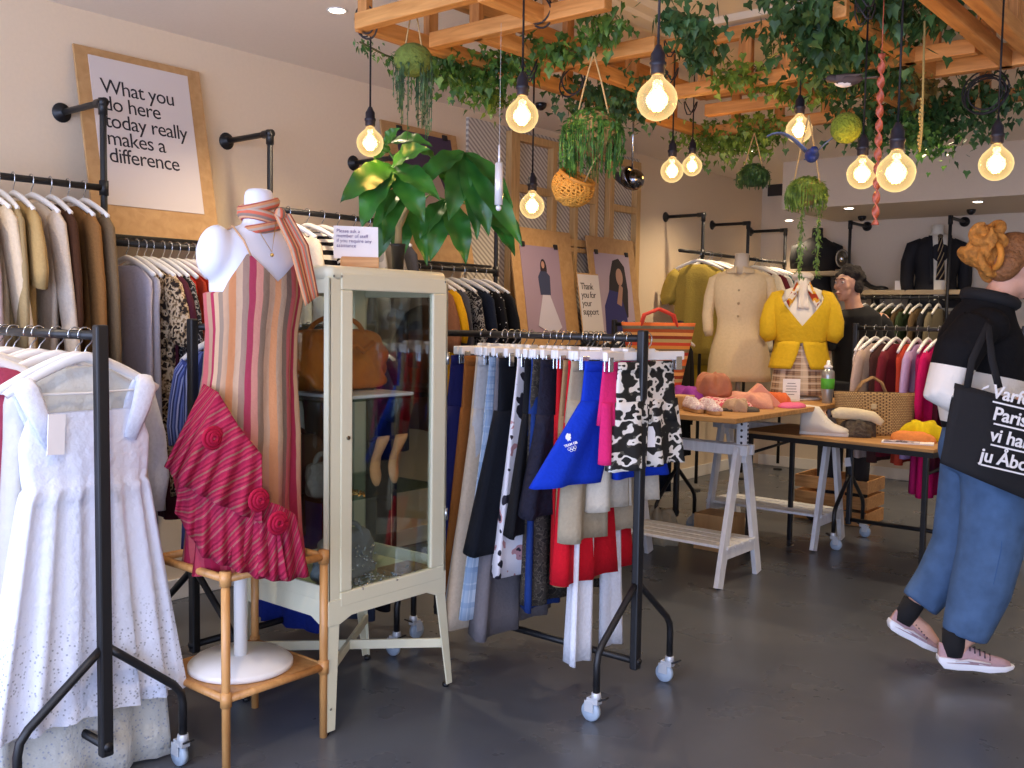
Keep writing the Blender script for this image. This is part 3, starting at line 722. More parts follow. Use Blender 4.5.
b.build('shelf_upright', CREAM, c, smooth=False)
# door
b = MB(); dx = x1 - .007
b.box(lc(dx, (y0 + .05 + y1 - .01) / 2, 1.4895), (.02, .495, .055)); b.box(lc(dx, (y0 + .05 + y1 - .01) / 2, .445), (.02, .495, .05))
b.box(lc(dx, y0 + .075, .966), (.02, .05, .992)); b.box(lc(dx, y1 - .045, .966), (.02, .07, .992))
d = b.build('door', CREAM, c, smooth=False, bevel=.005)
MB().box(lc(dx, 2.33, .97), (.004, .40, 1.01)).build('door_glass', GLASS, d, smooth=False)
MB().lathe([(0, 0), (.007, 0), (.007, .004), (0, .004)], lc(dx + .01, y0 + .08, .98), 12, Matrix.Rotation(PI/2, 3, 'Y')).build('keyhole', plain('#6b6453', .3, 1), d)
for z in (1.23, .66):
    MB().tube([lc(dx + .012, y1 - .006, z - .022), lc(dx + .012, y1 - .006, z + .022)], .006, 8).build('hinge', CHROME, d)
for z in (1.10, .77):
    MB().box(lc((x0 + x1) / 2, (y0 + y1) / 2, z - .003), (x1 - x0 - .03, y1 - y0 - .03, .006)).build('glass_shelf', glassmat('#cfe0d8', mix=.2), c, smooth=False)
b = MB(); b.bar(lc(x1 - .01, y1 + .02, .17), lc(x0 + .01, y0 - .0, .20), .014, .034); b.bar(lc(x1 - .01, y0 - .0, .20), lc(x0 + .01, y1 + .02, .17), .014, .034)
b.build('cross_brace', CREAM, c, smooth=False, bevel=.003)
for z, y in ((1.505, y0 + .018), (1.505, y0 + .05), (1.505, y1 - .02), (.09, y0 + .01)):
    MB().lathe([(0, 0), (.0045, 0), (.003, .002), (0, .003)], lc(x1 + .004, y, z), 10, Matrix.Rotation(PI/2, 3, 'Y')).build('screw', plain('#8d8a78', .4, .6), c)

# things in and on the cabinet
LEATH = plain('#b8671f', .45, 0, .5, 25, var=.15, name='brown_leather')
def handbag(name, label, loc, rz, w, d, h, mat, soft=.3, handles=2, hh=.1, cat='bag'):
    r = thing(name, label, cat, loc, rz); b = MB(); R = []
    for j in range(12):
        u = j / 11; a = 1 - .25 * u ** 2; k = 1 if j not in (0, 11) else .8
        ring = []
        for i in range(28):
            t_ = 2 * PI * i / 28; cx = math.copysign(abs(math.cos(t_)) ** .6, math.cos(t_)); cy = math.copysign(abs(math.sin(t_)) ** .7, math.sin(t_))
            wob = 1 + soft * .12 * math.sin(5 * t_ + 7 * u) + soft * .08 * math.sin(9 * t_ - 11 * u)
            ring.append(V((cx * w / 2 * k * wob * (1 + .12 * math.sin(PI * u)), cy * d / 2 * a * k * wob * (1 - .5 * u), h * u + .0)))
        R.append(ring)
    b.loft(R); b.build('body', mat, r, sub=1)
    for s in ((-1, 1) if handles == 2 else (0,)):
        MB().tube([V((math.cos(a) * w * .26, s * d * .16, h * .82 + math.sin(a) * hh)) for a in [PI * k / 12 for k in range(13)]], .009, 8).build('handle', mat, r)
    return r
hb = handbag('leather_handbag', 'slouchy tan brown leather handbag on the top glass shelf of the cabinet', (-2.69, 2.29, 1.101), PI/2 + .2, .44, .22, .22, LEATH, 1.0, 2, .075)
MB().tube([(-.12, -.075, .13), (-.02, -.1, .165), (.03, -.095, .14), (.1, -.085, .17)], .009, 8).build('belt', LEATH, hb)
gb = handbag('studded_handbag', 'grey studded handbag on the bottom of the display cabinet', (-2.62, 2.27, .452), PI/2 + .3, .27, .15, .17, plain('#8d949c', .4, .1, .5, 30), .9, 2, .06)
b = MB()
for k in range(60): b.ell((rnd.uniform(-.11, .11), -.055 - rnd.uniform(0, .012), rnd.uniform(.02, .12)), .005, nu=6, nv=4)
b.build('studs', CHROME, gb)
def heel_shoe(label, loc, rz, mat, sc_=1, tip=0):
    r = thing('court_shoe', label, 'shoe', loc, rz); r.scale = (sc_,) * 3
    b = MB(); R = []
    for x, w, z0, h in ((-.12, .018, .062, .055), (-.10, .028, .055, .055), (-.06, .03, .04, .04), (-.02, .031, .018, .03), (.03, .038, .004, .028), (.07, .038, .003, .032), (.10, .026, .003, .026), (.12, .008, .006, .012)):
        R.append([V((x, math.cos(a) * w, z0 + max(0, math.sin(a)) * h - (.003 if math.sin(a) < -.2 else 0))) for a in [2*PI*k/14 for k in range(14)]])
    b.loft(R); b.build('upper', mat, r)
    MB().tube([(-.105, 0, .058), (-.108, 0, .03), (-.103, 0, 0)], [.017, .010, .009], 8).build('heel', plain('#3a2a1c', .5), r)
    return r
SUEDE = plain('#cf9560', .8, 0, .2, 80, var=.08)
for k, y in enumerate((2.345, 2.43)):
    s_ = heel_shoe(('left' if k == 0 else 'right') + ' one of the two upright tan suede heeled shoes in the cabinet', (-2.56, y, .775), 0, SUEDE, .72)
    s_.rotation_euler = (0, 1.42, .25 + .1 * k); s_.location.z = .865; s_.location.x = -2.56
b = MB()
for k in range(16):
    a = k / 16 * 2 * PI; b.tube([(math.cos(a) * .05 + math.cos(3 * a) * .02, math.sin(a) * .03, .008), (math.cos(a + .5) * .055, math.sin(a + .5) * .035, .016)], .0035, 5)
tag(b.build('bracelet', plain('#b98f4a', .3, .9), loc=(-2.5, 2.19, .7705)), 'tangle of gold bracelets on the middle glass shelf at the door', 'jewellery', kind='stuff')
b = MB()
for k in range(150): b.ell((rnd.uniform(-.06, .06), rnd.uniform(-.15, .18), .006 + rnd.uniform(0, .012)), rnd.uniform(.003, .007), nu=6, nv=4)
tag(b.build('jewellery', CHROME, loc=(-2.5, 2.31, .452)), 'silver beads and chains spread along the cabinet floor', 'jewellery', kind='stuff')
tag(MB().box((0, 0, .01), (.13, .16, .02)).build('cork_tray', wood('#8f6f48', '#a5855b'), loc=(-2.52, 2.47, .452), bevel=.003), 'flat brown tray on the cabinet floor by the hinge side', 'tray')
hb2 = handbag('dark_handbag', 'dark brown soft bag on the middle shelf behind the cabinet corner post', (-2.70, 2.13, .7705), PI/2, .15, .2, .2, plain('#3b2a22', .5, 0, .6, 25), 1, 1, .05)
hb3 = handbag('woven_clutch', 'small grey snake skin purse high on the middle shelf left side', (-2.55, 2.11, .7705), 1.2, .1, .08, .12, plain('#706a60', .5, 0, .7, 60), .6, 0, .05)
tag(MB().box((0, 0, .006), (.3, .32, .012)).build('folded_scarf', cloth('#d7d4d6'), loc=(-2.62, 2.30, 1.086 - .001), bevel=.004), 'white folded cloth lining the top shelf under the leather handbag', 'cloth')
bpy.data.objects['folded_scarf'].location.z = 1.0865; bpy.data.objects['folded_scarf'].location.z = 1.101; hb.location.z = 1.114
# sign in a wooden holder on the cabinet
s_ = thing('table_sign', 'small white notice in a wooden block on top of the cream cabinet', 'sign', (-2.52, 2.245, 1.541), math.radians(55))
MB().box((0, 0, .018), (.125, .045, .036)).build('block', wood('#c08a55', '#d9a871'), s_, smooth=False, bevel=.003)
Rs = Matrix.Rotation(-.12, 3, 'X')
MB().box((-.012, .004, .085), (.15, .002, .11), Rs).build('card', PAPER, s_, smooth=False)
textmesh('card_text', 'Please ask a\nmember of staff\nif you require any\nassistance', .0165, plain('#5b4a8a', .8), s_, Matrix.Translation((-.078, -.0015, .117)) @ Matrix.Rotation(PI/2 - .12, 4, 'X'), .0003)
# ------------------------------------------------------------------ big plant on the cabinet
PL = foliage('#1f4a1c', '#2f6a26', '#3f8030', 9, .35, .2)
def leaf_mesh(b, base, tip, wd, nrm, droop=.15, nu=2, nv=9, fold=.3, wav=.02):
    base = V(base); tip = V(tip); ax = tip - base; Ln = ax.length; ax.normalize(); nrm = V(nrm); sd = ax.cross(nrm).normalized(); nr = sd.cross(ax).normalized()
    def fn(u, v):
        wv = .8 * wd * (math.sin(PI * v ** .85) ** .9) if 0 < v < 1 else 0
        x = (u - .5) * 2
        p = base + ax * Ln * v + nr * (droop * Ln * 4 * v * (1 - v) * .5) + sd * (x * wv / 2) + nr * (fold * abs(x) * wv * .5) + nr * wav * wd * math.sin(v * 22 + x) * abs(x)
        return p
    b.grid(fn, 6, nv * 2)
pt = thing('potted_plant', 'large green palmate-leaved plant in a slim black pot on the cream cabinet', 'plant', (-2.60, 2.50, 1.541))
o0 = V((-2.60, 2.50, 1.541))
MB().lathe([(0, 0), (.02, 0), (.026, .09), (.028, .092), (.028, .10), (.024, .10), (.023, .085), (0, .085)], (0, 0, 0), 20).build('pot', plain('#1b1c20', .35), pt)
tcen = at(412, 205, d=3.72) - o0
MB().tube([(0, 0, .08), (.004, 0, .16), tcen * .8 + V((0, 0, .05)), tcen], [.014, .012, .01, .009], 8).build('trunk', plain('#8b7a52', .8, 0, .3, 60), pt)
cl = [
 ((392, 166), 3.55, [((340, 203), 34), ((362, 229), 36), ((378, 205), 24), ((424, 223), 36), ((440, 200), 30), ((430, 149), 30), ((352, 178), 22)]),
 ((464, 152), 3.6, [((449, 221), 34), ((421, 187), 30), ((489, 236), 36), ((477, 240), 28), ((522, 246), 30), ((513, 208), 22), ((407, 192), 22)]),
 ((405, 186), 3.75, [((376, 262), 36), ((398, 266), 34), ((372, 232), 22), ((427, 266), 28), ((383, 246), 30)]),
 ((446, 200), 3.72, [((466, 264), 34), ((430, 262), 28), ((420, 240), 26)]),
 ((488, 210), 3.7, [((522, 243), 30), ((515, 256), 24)]),
 ((385, 145), 3.68, [((432, 146), 26), ((400, 128), 18), ((374, 160), 22)]),
 ((440, 165), 3.85, [((480, 180), 26), ((415, 150), 24), ((455, 195), 26)]),
]
for (cx, cy), dd, lv in cl:
    cc = at(cx, cy, d=dd) - o0
    st = MB(); st.tube([tcen - V((0, 0, .03)), (tcen + cc) / 2 + V((0, 0, .03)), cc], .0035, 6); so = st.build('stem', plain('#5f8a3a', .5), pt)
    for (tx, ty), wpx in lv:
        b = MB(); tp = at(tx, ty, d=dd - .06 + rnd.uniform(-.08, .04)) - o0
        up = (CAM - o0).normalized() + V((0, 0, .7)) + V((rnd.uniform(-.3, .3), rnd.uniform(-.3, .3), 0))
        leaf_mesh(b, cc, tp, wpx * 3.6 / 980, up, droop=.12 + rnd.uniform(0, .1), wav=.05)
        b.build('leaflet', PL, so)
# ------------------------------------------------------------------ rattan stool stand
RAT = wood('#b77f45', '#d29d60', scale=5, axis=(9, 9, 1), rough=.4)
st = thing('rattan_stand', 'square two-tier rattan plant stand in front of the cabinet', 'stand', (-2.635, 1.85, 0))
hx, hy = .185, .185
for sx in (-1, 1):
    for sy in (-1, 1):
        MB().tube([(sx * hx, sy * hy, 0), (sx * hx, sy * hy, .3), (sx * hx, sy * hy, .605)], [.0125, .0135, .0135], 12).build('leg', RAT, st)
for z in (.60, .235):
    b = MB()
    for a, q in (((-hx, -hy), (hx, -hy)), ((hx, -hy), (hx, hy)), ((hx, hy), (-hx, hy)), ((-hx, hy), (-hx, -hy))):
        b.tube([(a[0], a[1], z), (q[0], q[1], z)], .0125, 12)
    for sx in (-1, 1):
        for sy in (-1, 1):
            b.tube([(sx * hx, sy * hy, z - .022), (sx * hx, sy * hy, z + .022)], .0175, 12)
    b.build('rail', RAT, st)
MB().box((0, 0, .238), (.36, .36, .014)).build('shelf', RAT, st, smooth=False)
# ------------------------------------------------------------------ mannequin in the striped dress
MN = plain('#dfe0ea', .5, 0, .04, 30, name='mannequin_cover')
MX, MY = -2.625, 1.84; MRZ = math.radians(88)
def cxz(z): return .012 + .05 * max(0, min(1, (z - .8) / .9))
mq = thing('mannequin', 'headless white mannequin torso on a round base standing in the rattan stand', 'mannequin', (MX, MY, .245), MRZ)
def mring(cx, cy, z, hw, hd, n=32, p=.9, f=None):
    return [V((cx + hw * math.copysign(abs(math.cos(a)) ** p, math.cos(a)), cy + hd * math.sin(a) * (1 if math.sin(a) < 0 else .9), z)) for a in [2*PI*k/n for k in range(n)]]
MB().lathe([(0, 0), (.155, 0), (.165, .006), (.165, .018), (.16, .024), (.15, .027), (.145, .036), (.02, .042), (0, .042)], (0, 0, 0), 40).build('base', WHITEP, mq)
MB().tube([(0, 0, .03), (0, 0, .62)], .0215, 16).build('pole', WHITEP, mq)
z0 = -.245
tor = [(.80, .10, .07), (.84, .145, .10), (.95, .165, .115), (1.05, .155, .11), (1.18, .118, .09), (1.28, .122, .09), (1.38, .14, .105), (1.46, .15, .11), (1.53, .156, .10), (1.575, .158, .085), (1.605, .145, .07), (1.63, .11, .058), (1.65, .075, .05), (1.675, .052, .046), (1.72, .047, .045), (1.765, .047, .045), (1.785, .042, .04), (1.79, .02, .02)]
OFS = Matrix.Rotation(-MRZ, 3, 'Z') @ V((math.cos(.69), math.sin(.69), 0))   # sideways as the photo sees it
b = MB(); b.loft([mring(OFS.x * cxz(z), OFS.y * cxz(z), z + z0 - (.02 if z > 1.66 else 0), w_, d_) for z, w_, d_ in tor])
for s in (-1, 1):
    c3 = OFS * cxz(1.5); b.ell((c3.x + s * .145, c3.y, 1.565 + z0), (.052, .062, .085), Matrix.Rotation(-s * .15, 3, 'Y'))
md_ = b.build('torso', MN, None); q_ = md_.modifiers.new('r', 'REMESH'); q_.mode = 'VOXEL'; q_.voxel_size = .009; q_.use_smooth_shade = True; md_.modifiers.new('s', 'SMOOTH').iterations = 6
md_.parent = mq
STR = ['#b39074', '#c4855a', '#bd9c80', '#96796a', '#a03a50', '#bf8272', '#86705f', '#b5947a', '#c98d62', '#b0957c', '#7a675b', '#b05a5c', '#a8836c', '#9b2e4a', '#bf9d80', '#8b7868']
HOT = ['#9a1a3a', '#a83a48', '#8e1636', '#b5544c', '#982242', '#7c1632', '#a84454', '#9c1a3e', '#8c5a4e', '#9a1a3a', '#8e1e3c', '#b04a50', '#9c2042', '#7e1430', '#a43a4c', '#901c3a']
DRESS = uvstripes(STR, 3, 0, fade=(HOT, .5, .85), wobble=.02)
dz = thing('striped_dress', 'long striped sun dress in orange, rose and beige on the front mannequin', 'dress', (MX, MY, .245), MRZ)
b = MB(); R = []
prof = [(1.50, .158, .120), (1.44, .164, .126), (1.33, .150, .115), (1.2, .150, .12), (1.1, .160, .13), (1.0, .168, .14), (.9, .17, .145), (.8, .172, .15), (.7, .176, .15), (.64, .178, .155), (.585, .182, .158)]
nn = 96
for j, (z, w_, d_) in enumerate(prof):
    ring = []
    for k in range(nn):
        a = 2 * PI * k / nn + PI / 2; am = .002 + .012 * (j / 10) ** 1.2
        rr = 1 + am / .15 * (math.sin(9 * a + j * .25) + .6 * math.sin(17 * a + 1.3 + j * .1))
        ztop = 0
        if j == 0:  # neckline: V in front, lower at the back
            df = abs(((a + PI / 2 + PI) % (2 * PI)) - PI); ztop = .085 * min(df / .62, 1) - .02 if df < .62 else (.065 - .12 * min((df - .62) / .55, 1))
        zz = z + z0 + ztop
        sh = .02 * max(0, 1 - j / 3)
        ring.append(V(((w_ * rr) * math.cos(a), d_ * rr * math.sin(a), zz)) + OFS * cxz(z))
    R.append(ring)
b.loft(R, caps=False); b.build('body', DRESS, dz)
STRAP = plain('#c79a72', .8)
for s in (-1, 1):
    MB().tube([V(q) + OFS * cxz(1.6) for q in ((s * .092, -.102, 1.555 + z0), (s * .098, -.075, 1.60 + z0), (s * .10, -.02, 1.645 + z0), (s * .10, .03, 1.63 + z0), (s * .1, .10, 1.45 + z0))], .0035, 6).build('strap', STRAP, dz)
RUF = uvstripes(['#8f1838', '#98203f', '#7a1230', '#9c2a44', '#8f1838', '#855048', '#8f1838', '#a02c42', '#801434', '#98203f', '#955050', '#8a183a'], 5, 0, wobble=.03, skew=.5)
def ml(px, py, off=0):
    """pixel to mannequin local, on a plane through the mannequin facing the lens, off metres nearer"""
    P = at(px, py, d=3.08 - off); M = Matrix.Rotation(-MRZ, 3, 'Z'); return M @ (P - V((MX, MY, .245)))
def ruffle(tops, bots, amp, k, ph=0, nv=10):
    b = MB()
    def lerp(L_, u):
        t_ = u * (len(L_) - 1); i = min(int(t_), len(L_) - 2); return L_[i].lerp(L_[i+1], t_ - i)
    tops = [ml(*t_) for t_ in tops]; bots = [ml(*t_) for t_ in bots]; fw = ml(247, 400, 1) - ml(247, 400, 0)
    b.grid(lambda u, v: lerp(tops, u).lerp(lerp(bots, u), v) + fw * (amp * v * math.sin(k * u * 2 * PI + ph + v)), 60, nv)
    return b.build('ruffle', RUF, dz, solid=.003)
ruffle([(204, 384, .12), (218, 392, .19), (238, 425, .20), (262, 455, .19)], [(165, 466, .10), (180, 484, .19), (215, 503, .24), (262, 524, .23)], .022, 6)
ruffle([(182, 468, .12), (205, 482, .19), (235, 497, .21), (275, 505, .20)], [(175, 512, .10), (203, 557, .19), (240, 572, .24), (288, 580, .21)], .022, 6, 1)
ruffle([(245, 505, .21), (262, 500, .21), (280, 505, .2), (296, 515, .17)], [(228, 560, .22), (255, 578, .23), (282, 582, .21), (309, 576, .16)], .015, 5, 2)
ruffle([(172, 470, .04), (185, 480, .1), (205, 490, .13)], [(178, 505, .04), (192, 530, .1), (215, 560, .14)], .02, 3, 3)
for (x, y, q) in ((212, 438, .225), (258, 500, .255), (277, 523, .25)):
    b = MB(); P = ml(x, y, q); 
    for r_i in (.030, .02, .011): b.tube([P + V((math.cos(a) * r_i, -.004 - .012 * (.03 - r_i) / .03, math.sin(a) * r_i)) for a in [2*PI*k/16 for k in range(17)]], .0065, 6)
    b.build('rosette', cloth('#a01436'), dz)
# scarf round the neck
SCF = uvstripes(['#c88a62', '#b9a08c', '#cf6a50', '#8f7a6c', '#e0a983', '#a34a44'], 2, 0)
sf = thing('neck_scarf', 'orange and beige striped scarf knotted round the front mannequin neck', 'scarf', (MX, MY, .245), MRZ)
b = MB()
for zc, rr, tl in ((1.735, .050, .25), (1.70, .053, -.2), (1.668, .062, .25)):
    pts = [OFS * cxz(1.7) + V((math.cos(a) * rr, math.sin(a) * rr * .98, zc - .02 + z0 + tl * .06 * math.cos(a))) for a in [2*PI*k/24 for k in range(25)]]
    b.tube(pts, .019, 8, sq=.75)
b.build('wrap', SCF, sf)
k0 = ml(280, 214, .09); 
def lerp3(a, b_, u): return a + (b_ - a) * u
fw = ml(247, 300, 1) - ml(247, 300, 0)
b = MB(); A = [ml(274, 214, .1), ml(290, 250, .12), ml(305, 306, .14)]; B = [ml(290, 214, .07), ml(308, 245, .06), ml(318, 296, .06)]
def rib(u, v):
    t_ = v * 2; i = min(int(t_), 1); a = A[i].lerp(A[i+1], t_ - i); c_ = B[i].lerp(B[i+1], t_ - i); return a.lerp(c_, u) + fw * .008 * math.sin(u * 9)
b.grid(rib, 12, 14); b.build('tail', SCF, sf, solid=.004)
MB().ell(k0, (.018, .016, .02)).build('knot', SCF, sf)
nk = [ml(256, 224, .06), ml(262, 236, .105), ml(272, 252, .135), ml(274, 236, .12), ml(276, 222, .08)]
g = MB().tube(nk, .0012, 5).ell(ml(272, 255, .137), .006, nu=8, nv=6).build('necklace', plain('#c9a45a', .3, 1)); g.location = (MX, MY, .245); g.rotation_euler = (0, 0, MRZ); tag(g, 'thin gold necklace with pendant on the front mannequin chest', 'necklace')

# ------------------------------------------------------------------ boards and prints on the left wall
CLIP = plain('#1c1a1f', .4)
def board(name, label, cat, y0, y1, zb, zt, xb, xt, th=.012):
    """board leaning on the left wall: local x along the wall (+y), local y up the board, local z to the room"""
    r = thing(name, label, cat); Hh = math.hypot(zt - zb, xb - xt)
    M = basis((xb, y0, zb), (0, 1, 0), (xt - xb, 0, zt - zb)); r.matrix_world = M
    W_ = y1 - y0
    MB().box((W_ / 2, Hh / 2, -th / 2), (W_, Hh, th)).build('backing', KRAFT, r, smooth=False, bevel=.002)
    return r, W_, Hh
r, w_, h_ = board('lettered_poster', 'large kraft board with white poster lettered What you do here today', 'poster', 2.09, 2.70, 1.71, 2.52, -4.0, -4.165)
MB().box((.30, .46, .002), (.48, .66, .003)).build('sheet', plain('#d9cfca', .8), r, smooth=False)
textmesh('lettering', 'What you\ndo here\ntoday really\nmakes a\ndifference', .094, INK, r, Matrix.Translation((.10, .63, .004)), .0006, .92, line=.82)
r, w_, h_ = board('poster', 'kraft board with a dark purple print behind the big plant', 'poster', 3.86, 4.49, 1.70, 2.49, -4.0, -4.165)
MB().box((.34, .47, .002), (.46, .60, .003)).build('sheet', plain('#4a3a52', .7), r, smooth=False)
MB().prism([(0, 0), (.2, 0), (.26, .2), (.2, .36), (.08, .36), (.0, .2)], (.22, .17, .0035), (1, 0, 0), (0, 1, 0), (0, 0, .001)).build('printed_figure', plain('#b39c8c', .7), r, smooth=False)
for x in (.14, .52): MB().box((x, .775, .004), (.04, .035, .012)).build('clip', CLIP, r, bevel=.003)
def figure(r, parts):
    for q_i, (nm, pts, col) in enumerate(parts):
        MB().prism(pts, (0, 0, .0035 + .0008 * q_i), (1, 0, 0), (0, 1, 0), (0, 0, .001)).build(nm, plain(col, .7), r, smooth=False)
def ov(cx, cy, rx, ry, n=18): return [(cx + rx * math.cos(2*PI*k/n), cy + ry * math.sin(2*PI*k/n)) for k in range(n)]
r, w_, h_ = board('poster', 'tall board with a print of a woman in a long white skirt', 'poster', 4.93, 5.60, 1.20, 1.98, -3.98, -4.1)
MB().box((.30, .36, .002), (.42, .62, .003)).build('sheet', plain('#a08a9c', .7), r, smooth=False)
figure(r, [('printed_hair', ov(.32, .52, .035, .065), '#2a1d24'), ('printed_face', ov(.315, .545, .017, .024), '#b58a78'), ('printed_sweater', [(.26, .34), (.37, .34), (.38, .47), (.34, .5), (.28, .5), (.25, .46)], '#39405e'),
 ('printed_skirt', [(.28, .34), (.36, .34), (.46, .12), (.40, .09), (.28, .10), (.20, .13)], '#c9c3d2')])
for x in (.12, .48): MB().box((x, .675, .004), (.04, .035, .012)).build('clip', CLIP, r, bevel=.003)
r, w_, h_ = board('poster', 'board with a print of a long-haired woman in a dark blue jacket', 'poster', 5.80, 6.42, 1.20, 1.98, -3.98, -4.1)
MB().box((.30, .36, .002), (.46, .62, .003)).build('sheet', plain('#b5a2b0', .7), r, smooth=False)
figure(r, [('printed_hair', [(.20, .32), (.24, .5), (.30, .62), (.38, .64), (.45, .58), (.47, .4), (.44, .2), (.3, .16)], '#231a20'), ('printed_face', ov(.37, .50, .045, .065), '#b58d7a'),
 ('printed_jacket', [(.12, .05), (.14, .28), (.22, .40), (.36, .38), (.42, .2), (.42, .05)], '#2a2a6a'), ('printed_arm', [(.3, .3), (.36, .45), (.4, .42), (.36, .28)], '#a9806e')])
for x in (.1, .5): MB().box((x, .675, .004), (.04, .035, .012)).build('clip', CLIP, r, bevel=.003)
s_, w_, h_ = board('small_sign', 'narrow white card lettered Thank you for your support between the two prints', 'sign', 5.545, 5.80, 1.25, 1.70, -3.92, -3.99, .008)
MB().box((.127, .225, .002), (.25, .44, .003)).build('card', plain('#d8cfcb', .8), s_, smooth=False)
textmesh('lettering', 'Thank\nyou for\nyour\nsupport', .066, INK, s_, Matrix.Translation((.02, .34, .004)), .0005, .9, line=.9)
# ledges the boards stand on
for i, (ya, yb, z, lab) in enumerate(((2.08, 2.86, 1.71, 'thin black wall ledge under the large lettered poster'), (3.72, 4.6, 1.70, 'thin black wall ledge behind the big plant'), (4.85, 6.6, 1.20, 'thin black wall ledge under the two fashion prints'))):
    tag(MB().box((0, 0, -.008), (.24, yb - ya, .016)).build('ledge', BLACK, smooth=False, loc=(-4.075, (ya + yb) / 2, z), bevel=.002), lab, 'shelf')
# white mesh sheet and pine trellis further along the wall
m, t, o = nt('diagonal_ribbed_sheet'); L = t.links.new
p = N(t, 'BsdfPrincipled'); p.inputs['Roughness'].default_value = .6; L(p.outputs[0], o.inputs[0]); tc = N(t, 'TexCoord'); wv = N(t, 'TexWave', wave_type='BANDS', bands_direction='DIAGONAL')
mp = N(t, 'Mapping'); mp.inputs['Scale'].default_value = (0, 14, 19); L(tc.outputs['Object'], mp.inputs[0]); L(mp.outputs[0], wv.inputs[0]); wv.inputs['Scale'].default_value = 1
r2 = ramp(t, [(.35, '#a59d92'), (.6, '#ddd6ca')]); L(wv.outputs[0], r2.inputs[0]); L(r2.outputs[0], p.inputs['Base Color'])
MESH = m
struct(MB().box((0, 0, 0), (.02, 2.0, 1.9)).build('trim_4', MESH, smooth=False, loc=(-4.19, 5.62, 1.68)))
tr = thing('timber_trellis', 'pale pine trellis of open squares on the left wall above the fashion prints', 'trellis', (-4.154, 5.0, 0))
PT = wood('#c0965c', '#dbb47a', axis=(12, 12, 1))
def slat(y, z0_, z1_, w_=.055, nm='upright'): MB().box((0, y - 5.0, (z0_ + z1_) / 2), (.05, w_, z1_ - z0_)).build(nm, PT, tr, smooth=False, bevel=.003)
def rl(y0_, y1_, z, h_=.05): MB().box((0, (y0_ + y1_) / 2 - 5.0, z), (.046, y1_ - y0_, h_)).build('crosspiece', PT, tr, smooth=False, bevel=.003)
slat(5.03, 1.25, 2.60, .09); slat(5.46, 1.3, 2.57); slat(5.72, 1.5, 2.57, .04); slat(5.97, 1.5, 2.57, .04); slat(6.17, 1.3, 2.57, .06); slat(6.54, 1.25, 2.57, .06)
rl(4.99, 6.57, 2.57); rl(5.03, 6.2, 1.92); rl(5.43, 6.2, 1.87, .03); rl(6.17, 6.54, 2.22); rl(5.46, 5.97, 2.24); rl(5.03, 5.46, 2.24)
# ------------------------------------------------------------------ pine grid hung under the ceiling
pg = thing('timber_grid', 'large open pine ceiling grid draped in ivy with hanging bulbs', 'ceiling grid', (-1.75, 3.5, 2.35))
PG0 = V((-1.75, 3.5, 2.35))
GX = wood('#b47636', '#d99b55', scale=5, axis=(1, 10, 10)); GY = wood('#b47636', '#d99b55', scale=5, axis=(10, 1, 10)); GZ = wood('#a66a30', '#cf9150', scale=5, axis=(10, 10, 1))
def gbar(a, b_, w_=.045, h_=.055, m=None):
    a = V(a) - PG0; b_ = V(b_) - PG0
    m = m or (GX if abs(a.x - b_.x) > abs(a.y - b_.y) else GY)
    MB().bar(a, b_, w_, h_).build('beam', m, pg, smooth=False, bevel=.004)
X0, X1, Y0, Y1 = -2.59, -.86, 2.30, 4.72
for z in (2.378, 2.575):
    gbar((X0, Y0, z), (X1 + .5, Y0, z)); gbar((X0, Y1, z), (X1 + .5, Y1, z)); gbar((X0, Y0, z), (X0, Y1, z)); gbar((X1, 2.0, z), (X1, Y1, z), .05)
for y, xa, xb in ((2.60, -2.53, -1.77), (3.11, -2.56, -1.9), (3.80, -2.56, -1.0), (4.06, -1.25, -.88), (4.22, -2.3, -1.35)): gbar((xa, y, 2.372), (xb, y, 2.372))
for x, ya, yb in ((-2.03, 2.3, 2.6), (-2.32, 2.6, 3.11), (-2.29, 3.11, 3.8), (-1.23, 3.1, 4.06), (-.96, 2.9, 4.1), (-1.75, 3.8, 4.22), (-1.5, 4.22, 4.7)): gbar((x, ya, 2.372), (x, yb, 2.372))
gbar((X0, 3.80, 2.575), (X1, 3.80, 2.575))
def upr(x, y, z1=2.60, w_=.045, d_=.03): MB().box(V((x, y, (2.36 + z1) / 2)) - PG0, (w_, d_, z1 - 2.36)).build('upright', GZ, pg, smooth=False, bevel=.003)
for x in (-2.56, -2.2, -1.95, -1.5, -1.1): upr(x, Y0, 2.68)
for x in [-2.45 + .185 * k for k in range(9)]: upr(x, 3.80, 2.60, .06)
for y in [2.75 + .16 * k for k in range(12)]: upr(X1 + .0, y, 2.60, .03, .05)
for x in [-2.4 + .24 * k for k in range(9)]: upr(x, Y1, 2.68)
for y in (2.65, 3.1, 3.5, 4.0, 4.4): upr(X0, y, 2.68, .03, .05)
for x in (-2.32, -2.0, -1.8): upr(x, 2.6, 2.60)
